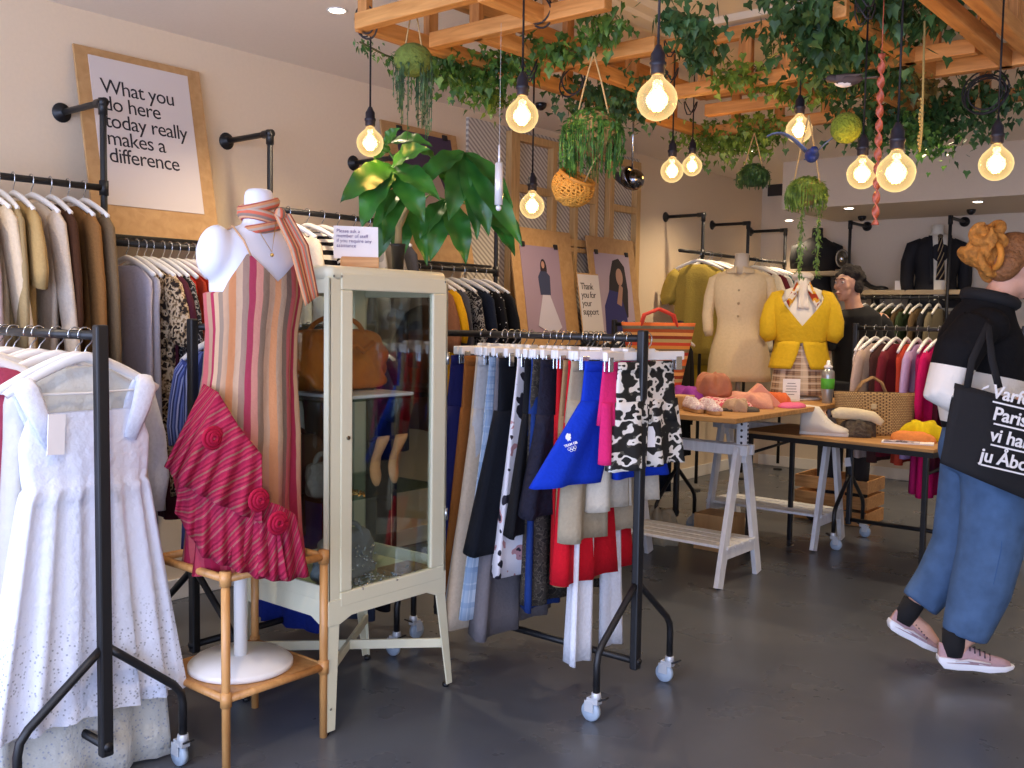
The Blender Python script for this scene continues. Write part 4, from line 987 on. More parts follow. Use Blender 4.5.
# ------------------------------------------------------------------ hanging globe bulbs
CAB = plain('#1e1c20', .6)
def gglass():
    m, t, o = nt('amber_glass'); L = t.links.new
    tr_ = N(t, 'BsdfTransparent'); tr_.inputs[0].default_value = lin('#ffe9b8'); gl = N(t, 'BsdfGlossy'); gl.inputs['Roughness'].default_value = .05
    em = N(t, 'Emission'); em.inputs[0].default_value = lin('#ffe0a2'); em.inputs[1].default_value = 1.5
    lw = N(t, 'LayerWeight'); lw.inputs[0].default_value = .35
    a = N(t, 'MixShader'); a.inputs[0].default_value = .12; L(tr_.outputs[0], a.inputs[1]); L(gl.outputs[0], a.inputs[2])
    bmix = N(t, 'MixShader'); mr = N(t, 'MapRange'); mr.inputs[3].default_value = .12; mr.inputs[4].default_value = .50; L(lw.outputs['Facing'], mr.inputs[0])
    L(mr.outputs[0], bmix.inputs[0]); L(a.outputs[0], bmix.inputs[1]); L(em.outputs[0], bmix.inputs[2]); L(bmix.outputs[0], o.inputs[0]); return m
BG = gglass(); FIL = emis('#ffd48a', 34)
wb = thing('globe_bulb', None, 'light bulb')
prof = [(.0, -.0475), (.012, -.046), (.024, -.041), (.036, -.031), (.0445, -.016), (.0475, .0), (.045, .015), (.038, .028), (.028, .038), (.019, .046), (.014, .053), (.0135, .06)]
MB().lathe(prof, (0, 0, 0), 28, caps=False).build('globe', BG, wb)
b = MB()
for k in range(6):
    a = k * PI / 3; b.tube([(math.cos(a) * .006, math.sin(a) * .006, .022), (math.cos(a + .4) * .014, math.sin(a + .4) * .014, -.004), (math.cos(a + .8) * .007, math.sin(a + .8) * .007, -.024)], .0038, 6)
b.build('filament', FIL, wb)
MB().lathe([(0, .056), (.0145, .056), (.0175, .06), (.0175, .075), (.02, .077), (.02, .084), (.0165, .087), (.0165, .105), (.012, .112), (.006, .125), (0, .126)], (0, 0, 0), 18).build('socket', plain('#22202a', .4, .3), wb)
bl = [((657, 100), 41, 2.36, 'largest glowing globe bulb at top centre, nearest the camera'), ((370, 143), 27, 2.36, 'leftmost glowing globe bulb, above the big leafy plant'), ((522, 116), 33, 2.36, 'glowing globe bulb second from the left, hanging high left of the basket'),
      ((532, 206), 25, 2.3, 'small glowing globe bulb hanging low in front of the timber trellis'), ((896, 173), 38, 2.36, 'large glowing globe bulb right of the red twisted streamer'), ((862, 174), 30, 2.36, 'glowing globe bulb left of the red twisted streamer'),
      ((996, 164), 33, 2.36, 'rightmost glowing globe bulb near the right edge'), ((799, 130), 26, 2.36, 'glowing globe bulb directly above the blue toy bird'), ((672, 171), 23, 2.36, 'left of the two small close-set globe bulbs'), ((692, 166), 20, 2.36, 'right and farthest of the two small close-set globe bulbs')]
for i, ((px, py), dm, ztop, lab) in enumerate(bl):
    o = wb if i == 0 else copy_tree(wb)
    o.location = at(px, py, d=.095 * 980 / dm); o['label'] = lab; o['group'] = 'globe bulbs hanging from the timber grid'
    L_ = ztop - o.location.z - .12
    cbl = MB().tube([(0, 0, .12), (0, .0, .12 + L_)], .0032, 6).tube([(.0 + .03 * math.sin(a), .03 * math.cos(a) - .03, .12 + L_ + .02 + .03 * math.sin(2 * a)) for a in [k * PI / 6 for k in range(13)]], .003, 6)
    cbl.build('cable', CAB, o)
    l = bpy.data.lights.new('bulb_glow', 'POINT'); l.energy = 2.6; l.color = lin('#ffce8a')[:3]; l.shadow_soft_size = .03
    lo = bpy.data.objects.new('bulb_glow', l); COL.objects.link(lo); lo.location = o.location - V((0, 0, .0))
def loopcable(c_, r_, label, n=3):
    b = MB()
    for k in range(n):
        q = rnd.uniform(.8, 1.2) * r_; ph = rnd.uniform(0, 1); ty = rnd.uniform(-.4, .4)
        b.tube([V((math.cos(a) * q, math.sin(a) * q * ty, math.sin(a) * q + k * .006)) for a in [2*PI*j/20 for j in range(21)]], .0035, 6)
    tag(b.build('cable_loop', CAB, loc=c_), label, 'cable')
loopcable(at(366, 22, z=2.38), .05, 'black cable looped round the front left corner of the timber grid', 2)
loopcable(at(540, 12, z=2.38), .05, 'black cable looped over the second beam of the timber grid', 2)
loopcable(at(985, 96, z=2.30), .08, 'tangle of looped black cable above the rightmost bulb', 4)
loopcable(at(572, 82, z=2.33), .06, 'black cable looped beside the rope of the woven hanging basket', 2)
# ------------------------------------------------------------------ ivy and hanging plants
IVD = foliage('#22401f', '#375c30', '#5a8048', 14, .55, .3); IVL = foliage('#465f22', '#6b8f36', '#a4bd55', 14, .5, .35); IVM = foliage('#2d5022', '#4a7630', '#7fa548', 14, .5, .3)
def rleaf(b, c_, s, yaw, pitch, roll, shape=0):
    M = Matrix.Rotation(yaw, 3, 'Z') @ Matrix.Rotation(pitch, 3, 'X') @ Matrix.Rotation(roll, 3, 'Y')
    if shape == 0: P = [(0, -.1, 0), (.35, -.25, .03), (.55, .12, .08), (.28, .35, .03), (0, 1, -.05), (-.28, .35, .03), (-.55, .12, .08), (-.35, -.25, .03)]
    else: P = [(0, 0, 0), (.2, .25, .03), (.24, .55, .04), (0, 1.1, -.06), (-.24, .55, .04), (-.2, .25, .03)]
    n = len(P); Q = [c_ + M @ (V(p_) * s) for p_ in P] + [c_ + M @ (V((0, .35, -.06)) * s)]
    b.add(Q, [(i, (i + 1) % n, n) for i in range(n)])
def ivy(label, pts, n, spread, size, mat, z=2.38, shape=0, drop=0, dd=0, fixed=None):
    """a vine whose leaves scatter along a polyline of pixels taken on the height z"""
    P = [at(px, py, z=z) if fixed is None else at(px, py, d=fixed) for px, py in pts]
    o0 = sum(P, V()) / len(P); b = MB(); n = int(n * 1.35)
    P = [p_ - o0 for p_ in P]
    b2 = MB().tube([p_ + V((0, 0, .0)) for p_ in P], .004, 5)
    for k in range(n):
        t_ = rnd.random() * (len(P) - 1); i = min(int(t_), len(P) - 2); c_ = P[i].lerp(P[i+1], t_ - i)
        c_ = c_ + V((rnd.gauss(0, spread), rnd.gauss(0, spread), rnd.gauss(0, spread * .6) - abs(rnd.gauss(0, drop))))
        if (c_ + o0).z > 2.62: c_.z = 2.62 - o0.z - rnd.random() * .1
        rleaf(b, c_, size * .74 * rnd.uniform(.6, 1.25), rnd.uniform(0, 6.3), rnd.uniform(-1.9, -.3), rnd.uniform(-.5, .5), shape)
    r = thing('ivy_vine', label, 'ivy', o0); b.build('leaves', mat, r); b2.build('stem', plain('#5a5a30', .8), r); return r
ivy('ivy sprig with small leaves at the far left corner of the timber grid', [(360, 42), (385, 55), (400, 60)], 60, .025, .03, IVM, shape=1)
ivy('bushy ivy band behind the front left beams of the grid', [(425, 52), (470, 62), (510, 62)], 520, .06, .042, IVM, drop=.05)
ivy('ivy tip trailing down beside the second bulb from the left', [(470, 72), (492, 90), (498, 100)], 150, .03, .036, IVL, z=2.33, drop=.03)
ivy('ivy along the second beam above the woven hanging basket', [(515, 45), (545, 52), (585, 50)], 170, .04, .042, IVM)
ivy('thin ivy climbing at top centre left of the largest bulb', [(590, 12), (600, 45), (618, 8)], 90, .035, .045, IVM)
ivy('dark trailing ivy tongue hanging at top centre right of the largest bulb', [(672, 8), (690, 20), (703, 40), (698, 56)], 240, .035, .045, IVD, z=2.30, drop=.02)
ivy('dark ivy tangle behind the woven hanging basket', [(570, 85), (610, 95), (645, 100), (625, 75)], 420, .07, .042, IVD, drop=.04)
ivy('light green ivy in the middle of the far side of the grid', [(722, 72), (760, 78), (790, 92), (830, 88)], 330, .055, .042, IVL)
ivy('dense green ivy hanging low between the paired bulbs and the blue bird', [(690, 128), (720, 135), (750, 128), (775, 118)], 620, .07, .042, IVL, drop=.05)
ivy('thick dark ivy mass filling the top right centre of the grid', [(800, 12), (830, 30), (850, 55), (880, 70)], 900, .09, .05, IVD, z=2.40, drop=.03)
ivy('upper dark ivy mass along the top edge above the birds', [(800, 0), (850, 5), (900, 10), (930, 20)], 420, .07, .05, IVD, z=2.42)
ivy('dark ivy swag hanging behind the two right centre bulbs', [(860, 105), (900, 112), (950, 98), (1000, 92)], 950, .08, .046, IVD, drop=.07)
ivy('ivy tail dropping right of the large bulb by the streamer', [(915, 118), (925, 128), (935, 140)], 220, .05, .042, IVM, z=2.28, drop=.05)
ivy('brown green dried vine above the large bulb by the streamer', [(905, 55), (915, 85), (920, 95)], 180, .04, .04, foliage('#5a4d2a', '#7d6c35', '#a8924a', 12))
def strands(label, c_, r_, L_, n, mat, size=.011, name='trailing_plant', ballr=0, ballm=None, rope=None, parts=()):
    r = thing(name, label, 'hanging plant', c_); b = MB()
    for k in range(n):
        a = rnd.uniform(0, 2*PI); q = r_ * rnd.uniform(.6, 1.05); ln = L_ * rnd.uniform(.35, 1.0); x, y = math.cos(a) * q, math.sin(a) * q
        pts = [V((x * .5, y * .5, r_ * .5)), V((x, y, r_ * .2)), V((x * 1.08, y * 1.08, -ln * .4)), V((x * 1.03, y * 1.03, -ln))]
        b.tube(pts, .0016, 4)
        m_ = int(ln / size / 1.1) + 2
        for j in range(m_):
            u = j / m_ * 3; i = min(int(u), 2); c2 = pts[i].lerp(pts[i+1], u - i)
            rleaf(b, c2, size * rnd.uniform(.8, 1.4), rnd.uniform(0, 6.3), rnd.uniform(-2, 0), 0, 1)
    for k in range(int(n * 5)):
        a = rnd.uniform(0, 2*PI); e_ = rnd.uniform(-.4, 1.5); rr = r_ * .95
        rleaf(b, V((math.cos(a) * math.cos(e_) * rr, math.sin(a) * math.cos(e_) * rr, math.sin(e_) * rr * .85)), size * rnd.uniform(1, 1.7), rnd.uniform(0, 6.3), rnd.uniform(-2, .2), 0, 1)
    b.build('strands', mat, r)
    if ballr: MB().ell((0, 0, 0), (ballr, ballr, ballr * .85), nu=20, nv=12).build('basket', ballm, r)
    if rope is not None:
        for s in (-1, 1): MB().tube([(s * r_ * .8, 0, 0), (s * r_ * .35, 0, rope * .6), (0, 0, rope)], .003, 5).build('rope', plain('#b89a66', .9), r)
    return r
WICK = plain('#a58552', .8, 0, 1, 70, var=.2); 
strands('spiky trailing plant in a yellow-green moss ball at the left of the grid', at(413, 60, d=3.35), .062, .27, 46, foliage('#2c4428', '#4a6a40', '#6d8a58', 30), .014, ballr=.066, ballm=plain('#66742c', .9, 0, 1, 60, var=.2), rope=.2)
strands('feathery green plant in a woven basket hung by two ropes at centre', at(592, 133, d=3.1), .095, .15, 150, foliage('#2c5220', '#4c7c30', '#76a548', 30), .016, ballr=.085, ballm=WICK, rope=.25)
strands('dark green ball shaped plant hanging right of the paired bulbs', at(753, 176, d=4.6), .07, .06, 160, foliage('#2a4422', '#44662e', '#5f8040', 30), .014, ballr=.06, ballm=plain('#34502a', .9, 0, 1, 60), rope=.2)
strands('green pot plant with two long trails hanging below the blue bird', at(806, 192, d=3.5), .068, .07, 170, foliage('#4c6420', '#7c9436', '#a4b850', 30), .013, ballr=.058, ballm=plain('#9a7a40', .8, 0, .6, 60), rope=.27)
for px, k in ((802, 0), (819, 1)):
    P = at(px, 205, d=3.5); b = MB()
    for j in range(90):
        z = -j / 90 * .26; rleaf(b, V((rnd.gauss(0, .006), rnd.gauss(0, .006), z)), .016, rnd.uniform(0, 6.3), rnd.uniform(-2, 0), 0, 1)
    b.tube([(0, 0, .03), (0, 0, -.26)], .002, 4)
    tag(b.build('plant_trail', foliage('#4c6420', '#6e8a3c', '#8fa850', 30), loc=P), ('left' if k == 0 else 'right') + ' of the two long leafy trails hanging in front of the yellow cardigan', 'hanging plant')
tag(MB().ell((0, 0, 0), .05, nu=22, nv=14).build('moss_ball', plain('#76821e', 1, 0, 1.5, 90, var=.3), loc=at(846, 128, d=3.2)), 'yellow-green moss ball hanging right of the blue bird', 'moss ball')
# wicker basket ball
wk = thing('wicker_basket', 'orange wicker basket hanging tilted under the woven plant basket', 'basket', at(573, 187, d=3.15)); b = MB()
for k in range(26):
    a = rnd.uniform(-.5, .5); R_ = Matrix.Rotation(k * PI / 13, 3, 'Z') @ Matrix.Rotation(a, 3, 'X')
    for tz in (0,):
        pts = [R_ @ V((math.cos(q) * .068, 0, math.sin(q) * .06)) for q in [PI * .82 + PI * 1.36 * j / 18 for j in range(19)]]; b.tube(pts, .0034, 5)
for j in range(13):
    q = .5 - j / 12 * 1.8; rr = math.cos(q) * .068; b.tube([V((math.cos(a) * rr, math.sin(a) * rr, math.sin(q) * .06 + .003 * math.sin(5 * a + j))) for a in [2*PI*i/24 for i in range(25)]], .0036, 5)
bo = b.build('weave', plain('#c98a2e', .7, 0, .5, 60, var=.2), wk); MB().tube([V((math.cos(a) * .058, math.sin(a) * .058, .034)) for a in [2*PI*i/24 for i in range(25)]], .007, 6).build('rim', plain('#b87a28', .7), wk)
MB().tube([(.03, 0, 0), (.03, 0, .1), (.06, 0, .2)], .0025, 5).build('rope', plain('#b89a66', .9), wk); wk.rotation_euler = (.2, .5, .3)
# twisted streamer
sp = at(878, 150, d=2.9); b = MB(); rings = []
for j in range(90):
    z = .28 - j / 89 * .50; a = j * .42
    rings.append([V((math.cos(a + q) * .011, math.sin(a + q) * .011, z)) + V((math.cos(a + q + 1.57) * .002, math.sin(a + q + 1.57) * .002, 0)) for q in (0, .5, PI, PI + .5)])
b.loft(rings); b.tube([(0, 0, .27), (0, 0, 2.36 - sp.z)], .0015, 4); tag(b.build('twisted_streamer', plain('#a8533c', .5, 0, .4, 40, var=.25), loc=sp), 'long red-brown twisted streamer hanging between two right bulbs', 'decoration')
b = MB().tube([(0, 0, 2.36 - at(920, 130, d=3.2).z), (.006, 0, 0), (.002, 0, -.07)], .004, 6)
for j in range(14): b.ell((.003 * math.sin(j), 0, .1 - j * .012), .006, nu=6, nv=4)
tag(b.build('straw_twine', plain('#a08a50', .9), loc=at(920, 130, d=3.2)), 'straw coloured cord hanging right of the large bulb by the streamer', 'cord')
tag(MB().tube([(0, 0, .1), (0, 0, .02)], .003, 5).ell((0, 0, 0), (.014, .014, .035)).build('hanging_cone', plain('#8a6a3c', .8, 0, 1, 80), loc=at(978, 106, z=2.30)), 'small brown cone hanging in the ivy above the rightmost bulb', 'decoration')
tag(MB().tube([(0, 0, 2.36 - at(499, 175, d=3.3).z), (0, 0, .1)], .0006, 5).tube([(0, 0, .1), (0, 0, .03)], .004, 8).tube([(0, 0, .04), (0, 0, -.10)], .014, 14).ell((0, 0, -.11), .010).build('glass_ornament', plain('#dfe2e6', .12, .2), loc=at(499, 175, d=3.3)), 'clear glass tube ornament hanging left of the timber trellis', 'ornament')
# birds
def bird(label, loc, rz, back, belly, wing, L_=.1, spread=True):
    r = thing('toy_bird', label, 'decorative bird', loc, rz); b = MB()
    pr = [(-.5, .02), (-.42, .10), (-.25, .17), (0, .2), (.2, .16), (.32, .12), (.42, .12), (.5, .08), (.54, .02)]
    b.loft([[V((x * L_, math.cos(a) * w_ * L_, math.sin(a) * w_ * L_ + (.06 * L_ if x > .3 else 0))) for a in [2*PI*k/12 for k in range(12)]] for x, w_ in pr]); b.build('body', back, r)
    MB().ell((.0, 0, -.06 * L_), (.3 * L_, .17 * L_, .15 * L_)).build('belly', belly, r)
    MB().tube([(.52 * L_, 0, .07 * L_), (.66 * L_, 0, .05 * L_)], [.03 * L_, .004 * L_], 6).build('beak', plain('#2a2622', .5), r)
    MB().prism([(0, 0), (-.45, .12), (-.5, 0), (-.45, -.12)], V((-.42 * L_, 0, 0)), (L_, 0, 0), (0, L_, 0), (0, 0, .03 * L_)).build('tail', wing, r)
    for s in (-1, 1):
        b = MB()
        if spread: b.grid(lambda u, v: V(((.15 - .5 * u * (1 - .5 * v)) * L_, s * (.15 + 1.1 * v) * L_, (.12 + .5 * math.sin(v * 2.2)) * L_)), 4, 8)
        else: b.grid(lambda u, v: V(((.25 - .8 * v) * L_, s * (.19 - .08 * v) * L_, (.12 - .2 * u * (1 - v)) * L_)), 4, 8)
        b.build('wing', wing, r, solid=.003)
    return r
BLU = plain('#1c2f6a', .7, var=.2, bscale=40)
bird('blue toy bird with spread wings hanging above the trailing pot', at(812, 155, d=3.3), math.radians(-60), BLU, BLU, plain('#5d6b8c', .7, var=.3, bscale=60), .12)
bird('white-breasted black and brown toy bird perched on the grid', at(845, 80, d=3.4), math.radians(200), plain('#4a3b36', .7), plain('#dfd8d0', .7), plain('#5a4a44', .7), .12, False)
# ------------------------------------------------------------------ ceiling lights, cameras
DL = emis('#fff0d8', 14)
dlp = [((337, 10), CH, 'ceiling downlight left of the timber grid'), ((749, 151), CH, 'ceiling downlight above the dark green ball plant'), ((906, 68), CH, 'ceiling downlight seen through the right of the grid'), ((972, 123), CH, 'ceiling downlight left of the rightmost bulb'),
       ((789, 220), 2.298, 'leftmost downlight under the dropped box at the back'), ((849, 208), 2.298, 'middle downlight under the dropped box at the back'), ((978, 201), 2.298, 'right downlight under the dropped box at the back')]
for i, ((px, py), z, lab) in enumerate(dlp):
    P = at(px, py, z=z)
    if i == 6: P = V((-2.02, 7.89, z))
    r = thing('downlight', lab, 'ceiling light', P, 0, 'recessed ceiling downlights')
    MB().lathe([(.0, -.0005), (.042, -.0005), (.045, -.003), (.038, -.005), (.036, -.002), (0, -.002)], (0, 0, 0), 22).build('trim_ring', WHITEP, r)
    MB().lathe([(0, -.0055), (.03, -.0055), (.033, -.003), (0, -.003)], (0, 0, 0), 18).build('lamp', DL, r)
    l = bpy.data.lights.new('downlight_beam', 'SPOT'); l.energy = 58 if z > 2.5 else 26; l.color = lin('#ffe3bd')[:3]; l.spot_size = 2.2; l.spot_blend = .8; l.shadow_soft_size = .04
    lo = bpy.data.objects.new('downlight_beam', l); COL.objects.link(lo); lo.location = P - V((0, 0, .02))
# more of the same downlights over the part of the shop behind and beside the camera
for (x, y) in ((-3.3, .6), (-1.4, .6), (.6, .6), (.6, 3.0), (2.2, 1.8), (2.2, 4.2), (.6, 5.4), (-3.3, 4.9), (2.2, 6.4)):
    l = bpy.data.lights.new('downlight_beam', 'SPOT'); l.energy = 56; l.color = lin('#ffe3bd')[:3]; l.spot_size = 2.2; l.spot_blend = .8; l.shadow_soft_size = .04
    lo = bpy.data.objects.new('downlight_beam', l); COL.objects.link(lo); lo.location = (x, y, CH - .02)
for px, py, z, lab in ((541, 103, CH, 'small dark dome camera on the ceiling above the hanging basket'), (862, 216, 2.298, 'dark dome camera under the dropped box, left one'), (985, 214, 2.298, 'dark dome camera under the dropped box above the bun')):
    P = at(px, py, z=z)
    if P.y > 8.7: P.y = 8.4
    tag(MB().lathe([(.02, 0), (.035, -.002), (.035, -.014), (.028, -.03), (.014, -.042), (0, -.045)], (0, 0, 0), 18).build('dome_camera', plain('#1a1a1e', .25), loc=P), lab, 'camera')
sl = thing('spotlight', 'round chrome spotlight hanging right of the wicker basket', 'spotlight', at(632, 180, d=4.6))
MB().ell((.01, 0, 0), (.05, .05, .05)).lathe([(.05, 0), (.058, .03), (.056, .034), (.045, .01)], (-.02, -.02, 0), 18, Matrix.Rotation(1.3, 3, 'Y')).build('head', plain('#77757a', .15, 1), sl)
MB().tube([(0, 0, .04), (0, 0, .40)], .005, 6).build('stem', CHROME, sl); MB().tube([(-.02, 0, -.01), (-.1, .02, .03)], [.03, .02], 10).build('snoot', CAB, sl)
# ------------------------------------------------------------------ tables
TOP = wood('#9a6f3f', '#c29358', scale=4, axis=(1, 12, 12))
def rotp(p, c_, a): d_ = V(p) - V(c_); return V(c_) + Matrix.Rotation(a, 3, 'Z') @ d_
T1 = (-2.2, 4.41, 0)
t1 = tag(MB().box((-.53, .88, .887), (1.06, 1.76, .026)).build('tabletop', TOP, smooth=False, bevel=.003, loc=T1), 'wooden tabletop laid over two white trestles, holding shoes and mannequins', 'table'); t1.rotation_euler.z = 0
def trestle(label, x0_, x1_, yc, H=.735, spread=.225):
    r = thing('trestle', label, 'trestle', ((x0_ + x1_) / 2, yc, 0)); xc = (x0_ + x1_) / 2
    for s in (-1, 1):
        MB().bar((x0_ - xc, s * .03, H - .03), (x1_ - xc, s * .03, H - .03), .03, .055, up=(0, 0, 1)).build('beam', WHITEWOOD, r, smooth=False, bevel=.003)
    for x in (x0_ + .07 - xc, x1_ - .05 - xc):
        for s in (-1, 1):
            MB().bar((x, s * spread, 0.005), (x, s * .045, H - .02), .026, .062, up=(0, 1, 0) if False else (0, s, 0)).build('leg', WHITEWOOD, r, smooth=False, bevel=.002)
        b = MB(); b.box((x, 0, (H - .10 + .862) / 2), (.058, .024, .862 - H + .10)); p_ = b.build('height_post', WHITEWOOD, r, smooth=False, bevel=.002)
        h_ = MB()
        for k in range(6): h_.lathe([(0, 0), (.007, 0), (.007, .002), (0, .002)], (x + (.0 if x < 0 else 0), -.0125, H - .06 + k * .033), 10, Matrix.Rotation(PI/2, 3, 'X'))
        for k in range(6): h_.lathe([(0, 0), (.007, 0), (.007, .002), (0, .002)], (x + .029, 0, H + .01 + k * .022), 10, Matrix.Rotation(PI/2, 3, 'Y'))
        h_.build('peg_holes', plain('#3a3a3e', .8), p_)
        MB().bar((x, -spread * .80, .17), (x, spread * .80, .17), .024, .05).build('crosspiece', WHITEWOOD, r, smooth=False, bevel=.002)
    b = MB()
    for k in range(4): b.box((0, -.13 + k * .087, .205), (x1_ - x0_ - .06, .072, .016))
    b.build('slatted_shelf', WHITEWOOD, r, smooth=False, bevel=.002)
    MB().box((0, 0, .868), (x1_ - x0_ - .1, .06, .012)).build('top_rail', WHITEWOOD, r, smooth=False)
    return r
trestle('white adjustable trestle nearest the camera, under the wooden tabletop', -3.08, -2.27, 4.745)
trestle('far white trestle half hidden behind the black-legged folding table', -3.08, -2.24, 5.90)
t2 = thing('folding_table', 'low wood-top folding table with black metal legs by the walking woman', 'table', (-2.03, 5.56, 0), math.radians(-6))
MB().box((0, 0, .73), (1.14, .56, .018)).build('tabletop', TOP, t2, smooth=False, bevel=.002)
b = MB()
for s in (-1, 1): b.box((0, s * .275, .708), (1.14, .014, .028)); b.box((s * .563, 0, .708), (.014, .56, .028))
b.build('apron', BLACK, t2, smooth=False)
for sx in (-1, 1):
    for sy in (-1, 1): MB().box((sx * .52, sy * .245, .348), (.026, .026, .695)).build('leg', BLACK, t2, smooth=False, bevel=.003)
    MB().tube([(sx * .52, -.245, .60), (sx * .52, .245, .64)], .009, 8).build('strut', BLACK, t2)
# ------------------------------------------------------------------ things on the wooden trestle table (z .90) and folding table (z .739)
Z1 = .9005; Z2 = .7395
def soft(name, label, cat, loc, size, mat, rz=0, seed=0, bumps=.55, part=None):
    """a crumpled soft thing resting on its base"""
    rn = random.Random(seed); ph = [rn.uniform(0, 6) for _ in range(6)]; b = MB(); R = []; nu, nv = 34, 12
    for j in range(nv + 1):
        v = j / nv; el = PI / 2 * v
        ring = []
        for i in range(nu):
            a = 2 * PI * i / nu; k = 1 + bumps * (.20 * math.sin(3 * a + ph[0]) + .16 * math.sin(5 * a + ph[1] + 3 * v) + .12 * math.sin(9 * a + ph[2] - 6 * v) + .07 * math.sin(14 * a + ph[4] + 8 * v))
            rr = max(.02, math.cos(el) ** .55); h = math.sin(el) ** .8 * (1 + bumps * (.5 * math.sin(4 * a + ph[3]) + .3 * math.sin(7 * a + ph[5])) * math.cos(el))
            ring.append(V((math.cos(a) * size[0] / 2 * rr * k, math.sin(a) * size[1] / 2 * rr * k, size[2] * h)))
        R.append(ring)
    b.loft(R); o = b.build(name, mat, loc=loc); o.rotation_euler.z = rz; return tag(o, label, cat)
def on1(px, Y): return V((at(px, 400, y=Y).x, Y, Z1))
P = on1(681, 4.74); tag(MB().box((0, 0, .035), (.10, .13, .07)).build('cardboard_box', KRAFT, smooth=False, bevel=.003, loc=P), 'small brown cardboard box at the left front of the wooden table', 'box')
soft('purple_scarf', 'bright purple folded scarf behind the small cardboard box', 'scarf', on1(690, 5.0), (.26, .18, .10), cloth('#93409a'), seed=2)
soft('floral_scarf', 'pink and white floral scarf on the middle of the wooden table', 'scarf', on1(722, 4.9), (.34, .2, .055), blotch([(0, '#c8566e'), (.45, '#e3bdb8'), (.58, '#b04560')], 40), seed=3)
soft('round_bag', 'round brown gathered leather bag on the wooden table', 'bag', on1(712, 5.05) + V((0, 0, .05)), (.2, .16, .13), plain('#a8694a', .6, 0, .6, 30, var=.1), seed=4, bumps=.5)
def flat_shoe(label, loc, rz, upm, solem, L_=.22, hi=0):
    r = thing('shoe', label, 'shoe', loc, rz); R = []
    secs = [(-.5, .10, .0), (-.46, .15, 0), (-.3, .165, 0), (0, .155, 0), (.2, .185, 0), (.35, .18, 0), (.46, .12, 0), (.5, .05, 0)]
    MB().loft([[V((x * L_, math.cos(a) * w_ * L_, .011 + (.011 if math.sin(a) > 0 else -.0105))) for a in [PI/4 + PI/2*k for k in range(4)]] for x, w_, _ in secs]).build('sole', solem, r, bevel=.003)
    hs = [(-.49, .08, .20 + hi), (-.45, .13, .26 + hi), (-.3, .15, .25 + hi), (-.12, .15, .26 + hi * .9), (.05, .15, .26 + hi * .2), (.2, .175, .19), (.35, .165, .14), (.45, .11, .10), (.49, .04, .07)]
    MB().loft([[V((x * L_, math.cos(a) * w_ * L_ * (1 if math.sin(a) < .5 else .8), .02 + max(0, math.sin(a)) * h * L_)) for a in [2*PI*k/16 for k in range(16)]] for x, w_, h in hs]).build('upper', upm, r)
    return r
FS = blotch([(0, '#d6c9cf'), (.5, '#b98aa0'), (.56, '#ebe2e4')], 70)
for k, (px, py) in enumerate(((694, 4.60), (711, 4.57))):
    flat_shoe(('left' if k == 0 else 'right') + ' one of the two pale floral slip-on shoes on the wooden table', on1(px, py), math.radians(-40), FS, plain('#c0935c', .7), .22)
tag(soft('dark_wallet', 'flat dark grey cloth purse at the front edge of the wooden table', 'purse', at(744, 412, z=Z1) + V((-.03, .03, 0)), (.2, .11, .026), plain('#4e4841', .8, 0, .4, 50), seed=6, bumps=.15), None, None)
bpy.data.objects['dark_wallet'].rotation_euler.z = .6
b = MB().prism([(0, 0), (.20, 0), (.22, .02), (.11, .13), (.02, .05)], (-.1, 0, 0), (1, 0, 0), (0, .25, 1), (0, .08, 0)); o = b.build('folded_pouch', plain('#d3907c', .7), smooth=False, bevel=.004, loc=at(760, 407, z=Z1))
o.rotation_euler.z = math.radians(40); tag(o, 'folded salmon pink leather pouch standing like a fan on the wooden table', 'pouch')
soft('cream_cap', 'crumpled beige bonnet between floral shoes and salmon pouch', 'hat', on1(737, 4.8), (.13, .12, .065), plain('#b89a7e', .8, 0, .5, 60), seed=9)
soft('orange_cloth', 'small orange cloth behind the salmon pouch', 'cloth', on1(776, 5.35), (.18, .12, .07), cloth('#cf6a3e'), seed=10)
soft('pink_cloth', 'bright pink cloth lying at the right end of the wooden table', 'cloth', at(792, 407, z=Z1), (.14, .22, .025), cloth('#de6c92'), seed=11, bumps=.2)
soft('peach_scarf', 'pale peach scarf heaped in the centre back of the wooden table', 'scarf', on1(748, 5.1), (.3, .2, .08), cloth('#d49a84'), seed=12)
s_ = thing('card_notice', 'white printed card standing between the two tables by the plaid skirt', 'sign', at(791, 401, z=Z1), math.radians(38))
MB().box((0, 0, .068), (.105, .003, .135)).build('card', PAPER, s_, smooth=False); MB().box((0, .01, .008), (.06, .03, .016)).build('foot', WHITEP, s_, smooth=False)
b = MB()
for k, w_ in enumerate((.05, .065, .06, .07, .04)): b.box((-.002, -.0021, .108 - k * .017), (w_, .0006, .0035))
b.build('printed_lines', plain('#6c6a70', .8), s_, smooth=False)
bt = thing('spray_bottle', 'silver bottle with a bright green band beside the straw bag', 'bottle', at(827, 403, z=Z1))
MB().lathe([(0, 0), (.028, 0), (.03, .004), (.036, .09), (.038, .16), (.036, .19), (.02, .205), (.017, .21), (0, .21)], (0, 0, 0), 24).build('body', plain('#a9aaa8', .3, .6), bt)
MB().lathe([(.0365, .085), (.0385, .088), (.0395, .145), (.0375, .148)], (0, 0, 0), 24, caps=False).build('green_band', plain('#4da32c', .6), bt)
MB().lathe([(0, .205), (.024, .207), (.025, .22), (.012, .232), (.009, .255), (0, .256)], (0, 0, 0), 18).build('cap', WHITEP, bt)
